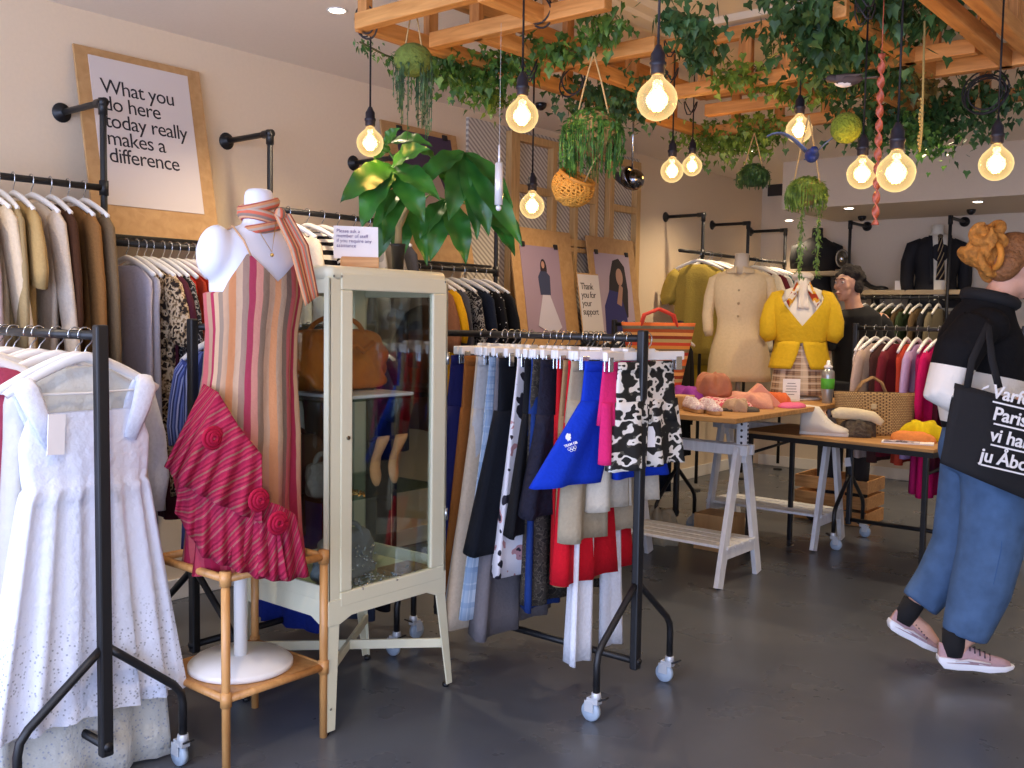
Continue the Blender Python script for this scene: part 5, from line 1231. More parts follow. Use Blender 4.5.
# striped bag
sb = thing('striped_bag', 'large orange and brown striped tote bag with red handles behind the camouflage shorts', 'bag', at(657, 388, d=5.75), math.radians(42))
sb.location.z = Z1; 
SBM = uvstripes(['#c9622c', '#d8a262', '#a8382a', '#7c6a4c', '#d2893e', '#c84a30', '#b59a60', '#8a3c26', '#dba05a', '#a5532c', '#6f6a54', '#cf6a34'], 2, 1)
b = MB(); R = []
for j in range(14):
    u = j / 13; w_ = .12 + .10 * u; d_ = .07 * (1 - .8 * u) + .012
    R.append(sring(w_, d_, .005 + .46 * u, .004, 2, 1, n=30, p=.6))
b.loft(R); b.build('body', SBM, sb)
for s in (-1, 1): MB().tube([(-.11, s * .02, .43), (-.085, s * .03, .51), (0, s * .035, .545), (.085, s * .03, .51), (.11, s * .02, .43)], .009, 8).build('handle', plain('#d2432e', .7), sb)
# folding table things
def on2(px, Y): return V((at(px, 436, y=Y).x, Y, Z2))
P = on2(824, 5.42)
sh = flat_shoe('white leather high-top sneaker on the folding table', P, math.radians(12), plain('#d6cfc0', .55, 0, .1, 60), plain('#e2dccf', .6), .27, .30)
b = MB()
for k in range(5): b.tube([(-.005 + k * .014, -.03, .085 - k * .009), (.0 + k * .014, 0, .10 - k * .0115), (-.005 + k * .014, .03, .085 - k * .009)], .003, 5)
b.build('laces', plain('#efeae0', .8), sh)
P = on2(857, 5.52); soft('fuzzy_hat', 'dark grey brown knitted hat under the cream roll on the folding table', 'hat', P, (.19, .15, .095), plain('#544a3e', 1, 0, 1.5, 60, var=.3), seed=20, bumps=.5)
b = MB(); b.tube([(-.14, 0, .035), (-.1, 0, .045), (0, 0, .04), (.08, -.01, .03), (.13, -.03, -.005)], [.02, .034, .034, .03, .018], 14); o = b.build('cream_cap', plain('#dccdaa', .85, 0, .4, 60), loc=P + V((0, .0, .085))); o.rotation_euler.z = .5; tag(o, 'cream rolled beret lying on the dark knitted hat', 'hat')
m, t, o = nt('straw_weave'); L = t.links.new
p = N(t, 'BsdfPrincipled'); p.inputs['Roughness'].default_value = .8; L(p.outputs[0], o.inputs[0]); uv = N(t, 'UVMap'); mp = N(t, 'Mapping'); mp.inputs['Scale'].default_value = (96, 26, 1); L(uv.outputs[0], mp.inputs[0])
ck = N(t, 'TexBrick'); ck.inputs['Scale'].default_value = 1; ck.inputs['Color1'].default_value = lin('#b08d5c'); ck.inputs['Color2'].default_value = lin('#c2a06c'); ck.inputs['Mortar'].default_value = lin('#5f4529'); ck.inputs['Mortar Size'].default_value = .13; ck.inputs['Brick Width'].default_value = 1; ck.inputs['Row Height'].default_value = 1
L(mp.outputs[0], ck.inputs['Vector']); L(ck.outputs[0], p.inputs['Base Color']); bp = N(t, 'Bump'); bp.inputs['Strength'].default_value = .8; bp.inputs['Distance'].default_value = .01; L(ck.outputs['Fac'], bp.inputs['Height']); bp.invert = True; L(bp.outputs[0], p.inputs['Normal'])
STRAW = m
bg_ = thing('straw_bag', 'wide woven straw handbag standing on the folding table', 'bag', on2(874, 5.70), math.radians(33))
b = MB(); R = []
for j in range(12):
    u = j / 11; R.append(sring(.205 + .03 * u if u > .05 else .19, .07 * (1 - .7 * u) + .01, .0 + .245 * u, .003, 2, 1, n=40, p=.55))
b.loft(R); b.build('body', STRAW, bg_)
for s in (-1, 1): MB().tube([(-.12, s * .012, .235), (-.075, s * .02, .30), (-.02, s * .02, .33), (.03, s * .015, .30), (.06, s * .012, .235)], .0065, 8).build('handle', plain('#a98456', .8, 0, .8, 80), bg_)
MB().box((-.02, -.05, .165), (.03, .01, .03)).build('clasp', plain('#c9b48a', .5), bg_, bevel=.004)
soft('yellow_scarf', 'bright yellow scarf at the right end of the folding table', 'scarf', on2(922, 5.62), (.22, .16, .1), cloth('#dcc21e'), seed=30, bumps=.6)
soft('orange_scarf', 'orange folded scarf in front of the yellow one', 'scarf', on2(912, 5.50), (.24, .12, .055), cloth('#e08a4a'), seed=31, bumps=.25)
mg = thing('magazine', 'flat magazine with grey print cover at the folding table front edge', 'magazine', on2(908, 5.40), math.radians(15))
MB().box((0, 0, .004), (.26, .1, .008)).build('pages', PAPER, mg, smooth=False); MB().box((-.03, -.005, .009), (.18, .09, .002)).build('cover', blotch([(0, '#4c4450'), (.5, '#b8aab0'), (.6, '#ded6da')], 30), mg, smooth=False)
# ------------------------------------------------------------------ dressed torsos
CRM = plain('#d8c29a', .8, 0, .3, 60, var=.04); OFFW = plain('#e3dccb', .6)
def face_cam(P, add=0): return math.atan2(-P.y, -P.x) + PI / 2 + add
BODY = [(0, .0, 0), (-.004, .046, .045), (-.05, .047, .045), (-.09, .052, .047), (-.115, .085, .055), (-.135, .12, .065), (-.155, .15, .08), (-.2, .168, .10), (-.27, .165, .112), (-.34, .155, .11), (-.44, .13, .095), (-.52, .13, .1), (-.62, .155, .115), (-.72, .165, .12)]
def torso_thing(label, P, rz, floor_z, mat):
    r = thing('mannequin', label, 'mannequin', (P.x, P.y, floor_z), rz); z0_ = P.z - floor_z
    b = MB(); b.loft([mring(0, 0, z0_ + z, max(w_, .01), max(d_, .01)) for z, w_, d_ in reversed(BODY)]); b.build('torso', mat, r)
    if z0_ > .76:
        MB().tube([(0, 0, .02), (0, 0, z0_ - .7)], .016, 12).build('pole', mat, r); MB().lathe([(0, 0), (.13, 0), (.135, .008), (.12, .018), (0, .02)], (0, 0, 0), 30).build('base', mat, r)
    return r
def torso_cloth(b, zt, zb, grow=.014, flare=0, low=None, amp=0, k=7, v=0, vw=.0, n=64):
    """loft round the torso between heights zt..zb below the neck top; v: depth of a V opening at the front"""
    def wd(z):
        for (a, w1, d1), (c_, w2, d2) in zip(BODY, BODY[1:]):
            if c_ <= z <= a:
                u = (a - z) / (a - c_ + 1e-9); return w1 + (w2 - w1) * u, d1 + (d2 - d1) * u
        return (BODY[-1][1], BODY[-1][2])
    R = []; m_ = 16
    for j in range(m_ + 1):
        u = j / m_; ring = []
        for i in range(n):
            a = 2 * PI * i / n; s_ = -math.sin(a)
            top = zt - (v * max(0, 1 - abs(((a - 1.5 * PI + PI) % (2 * PI)) - PI) / vw) if vw else 0)
            z = top + (zb - top) * u; w_, d_ = wd(max(z, -.72))
            f_ = 1 + flare * max(0, (-.46 - z)) / .3 if z < -.46 else 1
            am = amp * u
            ring.append(V(((w_ * f_ + grow) * math.cos(a) * (1 + am * math.sin(k * a)), (d_ * f_ + grow) * math.sin(a) * (1 + am * math.sin(k * a + 1)), z)))
        R.append(ring)
    b.loft(R, caps=False); return b
# cream button dress
P = at(742, 253, d=6.6); rz = face_cam(P, -.1)
torso_thing('off-white mannequin torso inside the cream button dress', P, rz, 0, plain('#cfc0a8', .6))
g = thing('button_dress', 'cream long-sleeved button-front dress on the taller rear mannequin', 'dress', P, rz)
b = MB(); torso_cloth(b, -.112, -.86, .02, .12, amp=.03, v=.04, vw=.5); b.build('body', CRM, g, solid=.003)
for s in (-1, 1):
    MB().tube([(s * .12, 0, -.16), (s * .175, 0, -.19), (s * .205, -.0, -.3), (s * .215, -.02, -.42), (s * .205, -.04, -.52), (s * .20, -.045, -.56)], [.045, .052, .047, .043, .04, .028], 14, sq=.8).build('sleeve', CRM, g)
    MB().grid(lambda u, v_: V((s * (.02 + .075 * u), -.055 - .05 * (1 - u) - .02 * v_, -.095 - .02 * u - .045 * v_ * (1 - .5 * u))), 5, 4).build('collar', CRM, g, solid=.004)
for k in range(6): MB().ell((0, (-.094, -.128, -.134, -.132, -.12, -.128)[k], -.17 - k * .085), (.009, .004, .009), nu=10, nv=6).build('button', plain('#9c8a66', .4), g)
# yellow cardigan
P = at(803, 272, d=6.1); rz = face_cam(P, .05)
torso_thing('white mannequin torso inside the yellow cardigan', P, rz, Z1, plain('#e0d9cc', .6))
YEL = plain('#d0a90f', .85, 0, .4, 50, var=.06)
g = thing('cardigan', 'mustard yellow puff-sleeved cardigan buttoned once on the front mannequin', 'cardigan', P, rz)
b = MB(); torso_cloth(b, -.115, -.44, .024, amp=.02, v=.22, vw=1.0); b.build('body', YEL, g, solid=.004)
b = MB(); R = []
for j in range(8):
    u = j / 7; ring = []
    for i in range(49):
        a = 1.5 * PI + (.04 + .5 * u ** 1.3 * .55) + (2 * PI - 2 * (.04 + .5 * u ** 1.3 * .55)) * i / 48
        q = 1 + .22 * u + .02 * u * math.sin(9 * a); ring.append(V((.155 * q * math.cos(a), .122 * q * math.sin(a), -.43 - .17 * u)))
    R.append(ring)
b.loft(R, caps=False, closed=False); b.build('peplum', YEL, g, solid=.004)
for s in (-1, 1):
    MB().tube([(s * .11, 0, -.15), (s * .145, 0, -.16), (s * .175, -.01, -.22), (s * .195, -.02, -.31), (s * .195, -.03, -.39), (s * .185, -.035, -.43)], [.045, .055, .06, .064, .062, .035], 16, sq=.85).build('sleeve', YEL, g)
MB().ell((0, -.125, -.375), (.012, .006, .012), nu=10, nv=6).build('button', plain('#a8860f', .4), g)
g = thing('blouse', 'white pointed-collar blouse under the yellow cardigan', 'blouse', P, rz)
b = MB(); torso_cloth(b, -.10, -.42, .012, amp=.01, v=.05, vw=.5); b.build('body', OFFW, g)
for s in (-1, 1):
    MB().grid(lambda u, v_: V((s * (.025 + .085 * u), -.055 - .055 * (1 - u) - .03 * v_, -.085 - .03 * u - .07 * v_ * (.4 + .6 * u))), 6, 4).build('collar', OFFW, g, solid=.004)
g = thing('patterned_scarf', 'red, yellow and white scarf knotted at the neck of the yellow cardigan outfit', 'scarf', P, rz)
SC2 = blotch([(0, '#a33a20'), (.42, '#d8a030'), (.5, '#e8dcc8'), (.58, '#a33a20')], 14)
MB().tube([V((math.cos(a) * .052, math.sin(a) * .052 - .004, -.035 - .012 * math.sin(a))) for a in [2*PI*k/20 for k in range(21)]], .02, 8, sq=.7).build('wrap', plain('#e0d2bc', .8, 0, .6, 40), g)
MB().grid(lambda u, v_: V((-.005 + (u - .5) * .05 * (1 + .3 * v_) + .01 * v_, -.078 - .045 * v_ - .006 * math.sin(u * 8), -.04 - .19 * v_)), 8, 8).build('tail', plain('#e3d8c6', .8, 0, .6, 40), g, solid=.006)
for s in (-1, 1): MB().grid(lambda u, v_: V((s * (.018 + .06 * v_ + .02 * u), -.088 - .05 * v_ - .012 * u, -.075 - .02 * u - .12 * v_ + (u - .5) * .06)), 6, 6).build('tail', SC2, g, solid=.006)
g = thing('plaid_skirt', 'beige and brown plaid mini skirt below the yellow cardigan', 'skirt', P, rz)
b = MB(); b.loft([mring(0, 0, -.44 - .32 * j / 8, .14 + .035 * j / 8, .11 + .03 * j / 8, 48) for j in range(9)], caps=False); b.build('body', check('#a98a6c', '#5a3a2c', '#e0cdb4', 24), g, solid=.003)
# ------------------------------------------------------------------ rack of black clothes behind the wooden table
rolling_rack('black wheeled clothes rack of dark garments behind the wooden table', (-3.14, 5.50), (-1, 0), .5, 1.37)
for i, (col, kind, L_, lab) in enumerate((('#17181b', 'coat', .75, 'black coat facing out at the right end of the rack behind the wooden table'), ('#1e1d22', 'jacket', .6, 'black jacket second from the front on the rack behind the wooden table'), ('#1b2433', 'trousers', 1.0, 'dark navy long garment hanging to the trestle behind the wooden table'),
     ('#191a1d', 'jacket', .7, 'black knit jacket on the rack behind the striped tote'), ('#232730', 'dress', 1.0, 'charcoal dress deep on the rack behind the striped tote'), ('#15161a', 'dress', 1.05, 'black dress at the back end of the rack behind the striped tote'))):
    x = -3.17 - i * .08; hang('slim', 'hangers behind the wooden table', 'white hanger on the rack of dark garments behind the table', (x, 5.50, 1.35), PI/2 + rnd.uniform(-.1, .1), .42)
    garment('top', kind if kind != 'trousers' else 'dress', lab, kind if kind != 'trousers' else 'dress', cloth(col), (x, 5.50, 1.35), PI/2 + rnd.uniform(-.12, .12), w=.44, L=L_, sl=.5, th=.045)
P = at(702, 520, z=0)
tag(MB().box((0, 0, .11), (.24, .2, .22)).build('cardboard_box', KRAFT, smooth=False, bevel=.004, loc=(-2.75, 5.35, 0)), 'brown cardboard box on the floor beneath the wooden table', 'box')
tag(soft('paper_bag', 'crumpled pale paper bag on the floor under the wooden table', 'bag', V((-3.1, 5.25, 0)), (.22, .18, .2), plain('#a59c86', .9, 0, .6, 20), seed=50, bumps=.8), None, None)
cr = thing('storage_crate', 'orange brown wooden crate on the floor behind the folding table', 'crate', (-2.55, 6.75, 0))
for k in range(3):
    z = .05 + k * .11
    for s in (-1, 1): MB().box((0, s * .17, z), (.5, .012, .085)).build('slat', PINE, cr, smooth=False); MB().box((s * .25, 0, z), (.012, .34, .085)).build('slat', PINE, cr, smooth=False)
MB().box((0, 0, .008), (.5, .34, .012)).build('bottom', PINE, cr, smooth=False)
# ------------------------------------------------------------------ rack of pink and red clothes
PYk = 6.05
rolling_rack('black wheeled clothes rack of pink and red tops behind the folding table', (-2.22, PYk), (1, 0), .95, 1.37)
rowsP = [('top', 'blouse', 'lilac grey floral blouse at the left end of the pink rack', 'blouse', FLOR, .62), ('top', 'blouse', 'pale beige blouse second from the left on the pink rack', 'blouse', '#b9a296', .68), ('top', 'top', 'dark brown top near the left of the pink rack', 'top', '#4a2c28', .7),
 ('top', 'blouse', 'burgundy blouse left of the orange red top on the pink rack', 'blouse', '#6e1f2c', .66), ('top', 'top', 'orange red top on the pink rack', 'top', '#c2452f', .7), ('top', 'shirt', 'lilac shirt between the orange red and magenta tops', 'shirt', '#b79bc8', .66),
 ('top', 'top', 'magenta top in the middle of the pink rack', 'top', '#a8195a', .86), ('top', 'top', 'bright fuchsia top with the longest hem on the pink rack', 'top', '#c5145e', .88), ('top', 'blouse', 'dark plum blouse right of the fuchsia top', 'blouse', '#471326', .72),
 ('top', 'top', 'crimson top on the right half of the pink rack', 'top', '#b0173c', .74), ('top', 'dress', 'deep pink dress on the right half of the pink rack', 'dress', '#b21a52', .82), ('top', 'dress', 'nearly black navy dress at the right end of the pink rack', 'dress', '#17131f', .95), ('top', 'jacket', 'black jacket at the far right end of the pink rack beside the woman', 'jacket', '#1b1a1e', .9)]
for i, (kind, name, lab, cat, col, L_) in enumerate(rowsP):
    x = -2.16 + i * .062; rr = PI/2 + rnd.uniform(-.1, .1)
    hang('slim', 'hangers of the pink rack', 'white plastic hanger on the rack of pink and red tops', (x, PYk, 1.35), rr, .42)
    garment(kind, name, lab, cat, cloth(col) if isinstance(col, str) else col, (x, PYk, 1.35), rr, w=.42, L=L_, sl=.35 if i % 2 else 0, th=.03)
# ------------------------------------------------------------------ far left corner rails
FR = [7.06, 7.86, 8.62]
pipe_bay('black pipe clothes rail with yellow t-shirts in the far left corner', 6.7, FR[0], 1.92, EX, False, True)
pipe_bay('black pipe clothes rail behind the cream dress mannequin', FR[0] + .04, FR[1], 1.92, EX, False, True)
pipe_bay('black pipe clothes rail nearest the back wall on the left', FR[1] + .04, FR[2], 1.92, EX, False, True)
for (y, col, kind, lab, L_, turn) in ((7.0, '#b8a04a', 't_shirt', 'yellow ochre t-shirt facing out in the far left corner', .7, .2), (7.15, '#a89040', 't_shirt', 'darker yellow t-shirt behind the first in the far left corner', .8, .5), (7.2, '#c2a535', 't_shirt', 'pale yellow long top right of the far corner pipe upright', 1.05, .3),
        (7.35, '#c9b04a', 'top', 'light yellow top behind the cream dress mannequin', .9, .1), (8.0, '#c9bfae', 'top', 'beige top just left of the teal shirts', .7, 0), (8.12, '#5a1f2a', 'top', 'burgundy top between beige and white near the back corner', .7, 0), (8.22, '#d3d2ce', 'shirt', 'white shirt beside the teal shirts near the back corner', .7, 0),
        (8.32, '#2c4a52', 'shirt', 'teal shirt near the back corner', .7, 0), (8.42, '#1f3238', 'shirt', 'dark teal shirt nearest the back corner', .7, 0)):
    hang('slim', 'hangers of the far left corner', 'pale hanger on the far left corner pipe rail', (EX, y, 1.92), turn * .7, .42)
    garment('top', kind, lab, 't-shirt' if 'shirt' in kind and kind != 'shirt' else kind, cloth(col), (EX, y, 1.92), turn, w=.40, L=L_, sl=.24, th=.035)
# ------------------------------------------------------------------ back wall: shelves, rail, dressed torsos
SH = wood('#a38f70', '#baa684', scale=3, axis=(1, 10, 10))
def shelf(name, label, xa, xb, z, y=8.66):
    r = thing(name, label, 'shelf', ((xa + xb) / 2, y, z)); MB().box((0, 0, -.02), (xb - xa, .34, .04)).build('board', SH, r, smooth=False, bevel=.003)
    for x in (xa + .15, xb - .15): MB().box((x - (xa + xb) / 2, .1, -.10), (.02, .16, .12)).build('bracket', BLACK, r, smooth=False)
    return r
shelf('display_shelf', 'long pale wooden shelf on the back wall under the dark suit', -3.2, -1.2, 1.665)
shelf('display_shelf', 'short higher wooden shelf on the back wall with a round mirror', -3.85, -3.24, 1.835)
for x, lab in ((-3.18, 'left black pipe upright on the back wall between the shelves'), (-2.36, 'black pipe upright on the back wall in front of the dark suit')):
    r = thing('pipe_upright', lab, 'pipe', (x, 8.44, 0)); b = MB(); b.tube([(0, .40, 2.245), (0, .02, 2.245), (0, 0, 2.225), (0, 0, .02)], .0135, 12); b.tube([(0, 0, 2.19), (0, 0, 2.262)], .019, 12); b.build('tube', BLACK, r)
    f = MB(); R_ = Matrix.Rotation(PI/2, 3, 'X'); f.lathe([(0, 0), (.042, 0), (.042, .01), (.022, .014), (.02, .03), (0, .03)], (0, .409, 2.245), 20, R_); f.build('wall_flange', BLACK, r)
r = thing('clothes_rail', 'black rail of dark green and brown clothes under the long back shelf', 'clothes rail', (-2.77, 8.44, 1.60)); MB().tube([(-.4, 0, 0), (.4, 0, 0)], .0135, 12).build('rail', BLACK, r)
for s in (-1, 1): MB().tube([(s * .4, 0, 0), (s * .4, .40, 0)], .0115, 10).build('bracket', BLACK, r)
r = thing('clothes_rail', 'black rail on the back wall right of the suit pipe upright', 'clothes rail', (-1.9, 8.44, 1.60)); MB().tube([(-.44, 0, 0), (.44, 0, 0)], .0135, 12).build('rail', BLACK, r)
for s in (-1, 1): MB().tube([(s * .44, 0, 0), (s * .44, .40, 0)], .0115, 10).build('bracket', BLACK, r)
gcol = [('#202226', 'black'), ('#1c2418', 'blackish green'), ('#223044', 'slate blue'), ('#2f3322', 'dark olive'), ('#3a3a24', 'olive'), ('#4a3a26', 'brown'), ('#2c3a24', 'forest green'), ('#5c4a34', 'tan brown'), ('#26262a', 'charcoal'), ('#6a6250', 'grey beige')]
for i, (col, nm) in enumerate(gcol):
    x = -3.10 + i * .075; hang('slim', 'hangers under the back shelf', 'pale hanger on the rail under the long back shelf', (x, 8.44, 1.60), PI/2 + rnd.uniform(-.1, .1), .42)
    garment('top', 'jacket', nm + ' jacket hanging under the long back wall shelf', 'jacket', cloth(col), (x, 8.44, 1.60), PI/2 + rnd.uniform(-.1, .1), w=.42, L=.75, sl=.5, th=.03)
def suit(label_m, label_s, P, rz, base_z, jac, shirt, tie=None):
    P = V(P); torso_thing(label_m, P, rz, base_z, OFFW); g = thing('suit_jacket', label_s, 'jacket', P, rz)
    b = MB(); torso_cloth(b, -.105, -.70, .03, .25, v=.0, vw=.0); 
    b.build('body', jac, g)
    for s in (-1, 1): MB().tube([(s * .12, 0, -.16), (s * .19, 0, -.19), (s * .225, 0, -.32), (s * .23, -.01, -.48), (s * .215, -.02, -.62)], [.05, .062, .06, .055, .048], 14).build('sleeve', jac, g)
    sh_ = thing('shirt', 'white shirt front and collar inside the dark suit', 'shirt', P, rz)
    b = MB(); b.grid(lambda u, v_: V(((u - .5) * (.13 - .05 * v_), -(.098 + .060 * math.sin(v_ * 1.9)), -.095 - .60 * v_)), 6, 10); b.build('front', shirt, sh_, solid=.006)
    MB().tube([V((math.cos(a) * .056, math.sin(a) * .056, -.09 + .01 * math.sin(a))) for a in [2*PI*k/20 for k in range(21)]], .014, 8).build('collar', shirt, sh_)
    for s in (-1, 1): MB().grid(lambda u, v_: V((s * (.062 - .01 * v_ + .03 * u), -(.10 + .058 * math.sin(v_ * 1.9)), -.10 - .4 * v_)), 4, 10).build('lapel', jac, g, solid=.005)
    if tie:
        t_ = thing('necktie', 'diagonally striped tie on the dark suit', 'tie', P, rz); MB().grid(lambda u, v_: V(((u - .5) * (.035 + .035 * v_), -(.105 + .06 * math.sin(v_ * 1.9)), -.11 - .36 * v_)), 4, 10).build('blade', tie, t_, solid=.005); MB().ell((0, -.105, -.105), (.022, .014, .018)).build('knot', tie, t_)
    return g
TIE = uvstripes(['#15141a', '#15141a', '#b09a72', '#3a2c2c'], 5, 1, skew=.35)
suit('white torso form on the long back shelf wearing the suit', 'dark navy suit jacket with striped tie on the back shelf', (-2.52, 8.66, 2.165 + .05), .5, 1.666, plain('#14151c', .8), OFFW, TIE)
torso_thing('torso form on the short high back shelf', V((-3.56, 8.66, 2.235)), .5, 1.836, plain('#1c1b1e', .7)); g = thing('jacket', 'black jacket on the torso form of the short high shelf', 'jacket', (-3.56, 8.66, 2.235), .5)
b = MB(); torso_cloth(b, -.09, -.396, .02); b.build('body', plain('#101114', .8), g)
for s in (-1, 1): MB().tube([(s * .12, 0, -.16), (s * .18, 0, -.19), (s * .19, 0, -.28), (s * .19, 0, -.37)], [.04, .05, .05, .04], 12).build('sleeve', plain('#101114', .8), g)
mr_ = thing('round_mirror', 'small oval mirror on a stand on the short high back shelf', 'mirror', (-3.31, 8.62, 1.836), .5)
MB().tube([V((math.cos(a) * .05, 0, .115 + math.sin(a) * .075)) for a in [2*PI*k/24 for k in range(25)]], .008, 8).build('frame', plain('#8a857c', .3, .5), mr_)
MB().lathe([(0, -.003), (1, -.003), (1, .003), (0, .003)], (0, 0, 0), 24).build('glass', plain('#b5b2ac', .05, 1), mr_); mo_ = mr_.children[-1]; mo_.scale = (.046, .07, 1); mo_.rotation_euler = (PI/2, 0, 0); mo_.location = (0, 0, .115)
MB().lathe([(0, 0), (.04, 0), (.035, .01), (.008, .02), (.006, .045), (0, .045)], (0, 0, 0), 16).build('stand', plain('#8a857c', .3, .5), mr_)
s_ = heel_shoe('black heeled shoe on the left end of the long back shelf', (-3.02, 8.6, 1.666), math.radians(-10), plain('#121214', .35), 1.15)
tag(MB().box((0, 0, .04), (.12, .1, .08)).build('shoe_box', PAPER, smooth=False, bevel=.003, loc=(-2.76, 8.6, 1.666)), 'small white box on the long back shelf left of the suit', 'box')
st_ = struct(MB().box((0, 0, 0), (.14, .02, .11)).build('trim_3', plain('#2b2522', .6), smooth=False, loc=at(775, 190, y=8.83)))
# raised lighter wall strip at the left back corner
# ------------------------------------------------------------------ people
def fuse(mb, name, mat, parent, voxel=.012, smooth=4):
    o = mb.build(name, mat, None); md = o.modifiers.new('r', 'REMESH'); md.mode = 'VOXEL'; md.voxel_size = voxel; md.use_smooth_shade = True
    sm = o.modifiers.new('s', 'SMOOTH'); sm.factor = .5; sm.iterations = smooth
    dg = bpy.context.evaluated_depsgraph_get(); me = bpy.data.meshes.new_from_object(o.evaluated_get(dg)); me.name = name
    bpy.data.objects.remove(o); me.materials.clear(); me.materials.append(mat)
    for p_ in me.polygons: p_.use_smooth = True
    q = bpy.data.objects.new(name, me); COL.objects.link(q); q.parent = parent; return q
def dirR(f, up=(0, 0, 1)):
    f = V(f).normalized(); u = V(up); s_ = f.cross(u).normalized(); u = s_.cross(f); return Matrix((s_, f, u)).transposed()   # local x right, y forward, z up
def head(b, c_, f, s_=1.0, up=(0, 0, 1)):
    R = dirR(f, up); c_ = V(c_); L = lambda x, y, z: c_ + R @ (V((x, y, z)) * s_)
    e = lambda x, y, z, rx, ry, rz_: b.ell(L(x, y, z), (rx * s_, ry * s_, rz_ * s_), R)
    e(0, -.012, .025, .076, .096, .09); e(0, .02, -.045, .055, .065, .06); e(0, .05, -.085, .03, .028, .025)   # skull, jaw, chin
    e(0, .072, .02, .055, .02, .045); e(0, .088, .043, .045, .012, .010)                                           # face, brow
    b.tube([L(0, .088, .028), L(0, .104, -.002), L(0, .108, -.022)], [.009 * s_, .012 * s_, .016 * s_], 8)
    e(0, .092, -.052, .024, .010, .006); e(0, .09, -.063, .021, .010, .007)
    for q in (-1, 1): e(q * .043, .066, -.012, .02, .02, .018); e(q * .077, -.008, -.005, .009, .02, .032)
    return R, L
def face_bits(parent, L, R, s_=1.0):
    for q in (-1, 1):
        ey = MB().ell(L(q * .031, .087, .018), (.010 * s_,) * 3, R, 12, 8).build('eye', plain('#cfc4bb', .3), parent); MB().ell(L(q * .031, .0965, .018), (.0055 * s_, .003 * s_, .0055 * s_), R, 10, 6).build('iris', plain('#2c2018', .3), ey)
        MB().tube([L(q * .014, .100, .038), L(q * .034, .1, .045), L(q * .05, .09, .036)], [.003, .004, .002], 6).build('eyebrow', plain('#2a1d16', .9), parent)
    MB().tube([L(-.022, .094, -.057), L(0, .1045, -.056), L(.022, .094, -.057)], [.003, .006, .003], 6, sq=.6).build('lips', plain('#a8584e', .5), parent)
def hand(b, wrist, d_, side, s_=1.0, curl=.5):
    """palm, four fingers and a thumb, fingers curling towards side"""
    d_ = V(d_).normalized(); sd = V(side).normalized(); ac = d_.cross(sd).normalized(); w = V(wrist)
    b.tube([w - d_ * .02, w + d_ * .02, w + d_ * .05 * s_, w + d_ * .085 * s_], [.026, .028, .038 * s_, .036 * s_], 10, sq=.5, updir=sd)
    for k, ln in enumerate((.068, .078, .072, .056)):
        p0 = w + d_ * .08 * s_ + ac * (.028 - .019 * k) * s_; c1 = curl; pts = [p0]; a = .25
        for seg in (.45, .32, .23):
            a += c1; p0 = p0 + (d_ * math.cos(a) + sd * math.sin(a)) * ln * seg * s_ * 1.15; pts.append(p0)
        b.tube(pts, [.0092, .0088, .008, .0065], 8)
    t0 = w + d_ * .03 * s_ + ac * .03 * s_
    b.tube([t0, t0 + (ac * .6 + d_ * .6 + sd * .3) * .035, t0 + (ac * .55 + d_ * .9 + sd * .6) * .06], [.012, .010, .008], 8)
SKIN = plain('#d6a48c', .5, 0, .05, 60, var=.03, name='skin')
# woman walking off to the right
wo = at(957, 671, z=0); WR = Matrix.Rotation(math.atan2(XR.y, XR.x), 3, 'Z')
wm = thing('person', 'woman with red bun walking right in black and white jacket and jeans', 'person', wo, math.atan2(XR.y, XR.x))
SCW = (wo - CAM).dot(ZR.normalized()) / FPX
LX = WR @ V((1, 0, 0)); LY = WR @ V((0, 1, 0))
def plane_pt(org, px, py, off):
    r_1 = ray(px, py); t_1 = ((org - CAM).dot(LY) + off) / r_1.dot(LY); q_1 = CAM + r_1 * t_1; return V(((q_1 - org).dot(LX), off, q_1.z))
def Wp(px, py, off=0): return plane_pt(wo, px, py, off)
b = MB(); fdir = (.86, .42, -.28)
hR, hL = head(b, Wp(1016, 268, .0), fdir, 1.02)
nk = Wp(990, 306)
b.tube([Wp(1008, 282), Wp(997, 298), Wp(985, 316)], [.058, .056, .075], 14)
b.tube([Wp(985, 312), Wp(983, 345), Wp(980, 385), Wp(985, 420), Wp(983, 450)], [.10, .125, .12, .125, .14], 16, sq=1.0)
for s in (-1, 1):
    b.ell(Wp(985, 324, s * .14), (.07, .08, .06))
    b.tube([Wp(984, 430, s * .07), Wp(983, 455, s * .085), (Wp(997, 545, -.10) if s < 0 else Wp(958, 540, .10)), (Wp(964, 640, -.10) if s < 0 else Wp(921, 598, .12))], [.09, .095, .058, .042], 14)
# feet
b.tube([Wp(962, 640, -.10), Wp(956, 660, -.10), Wp(990, 664, -.11), Wp(1008, 667, -.12)], [.04, .036, .034, .02], 10); b.tube([Wp(918, 600, .12), Wp(905, 612, .12), Wp(925, 630, .11), Wp(937, 643, .1)], [.038, .034, .03, .018], 10)
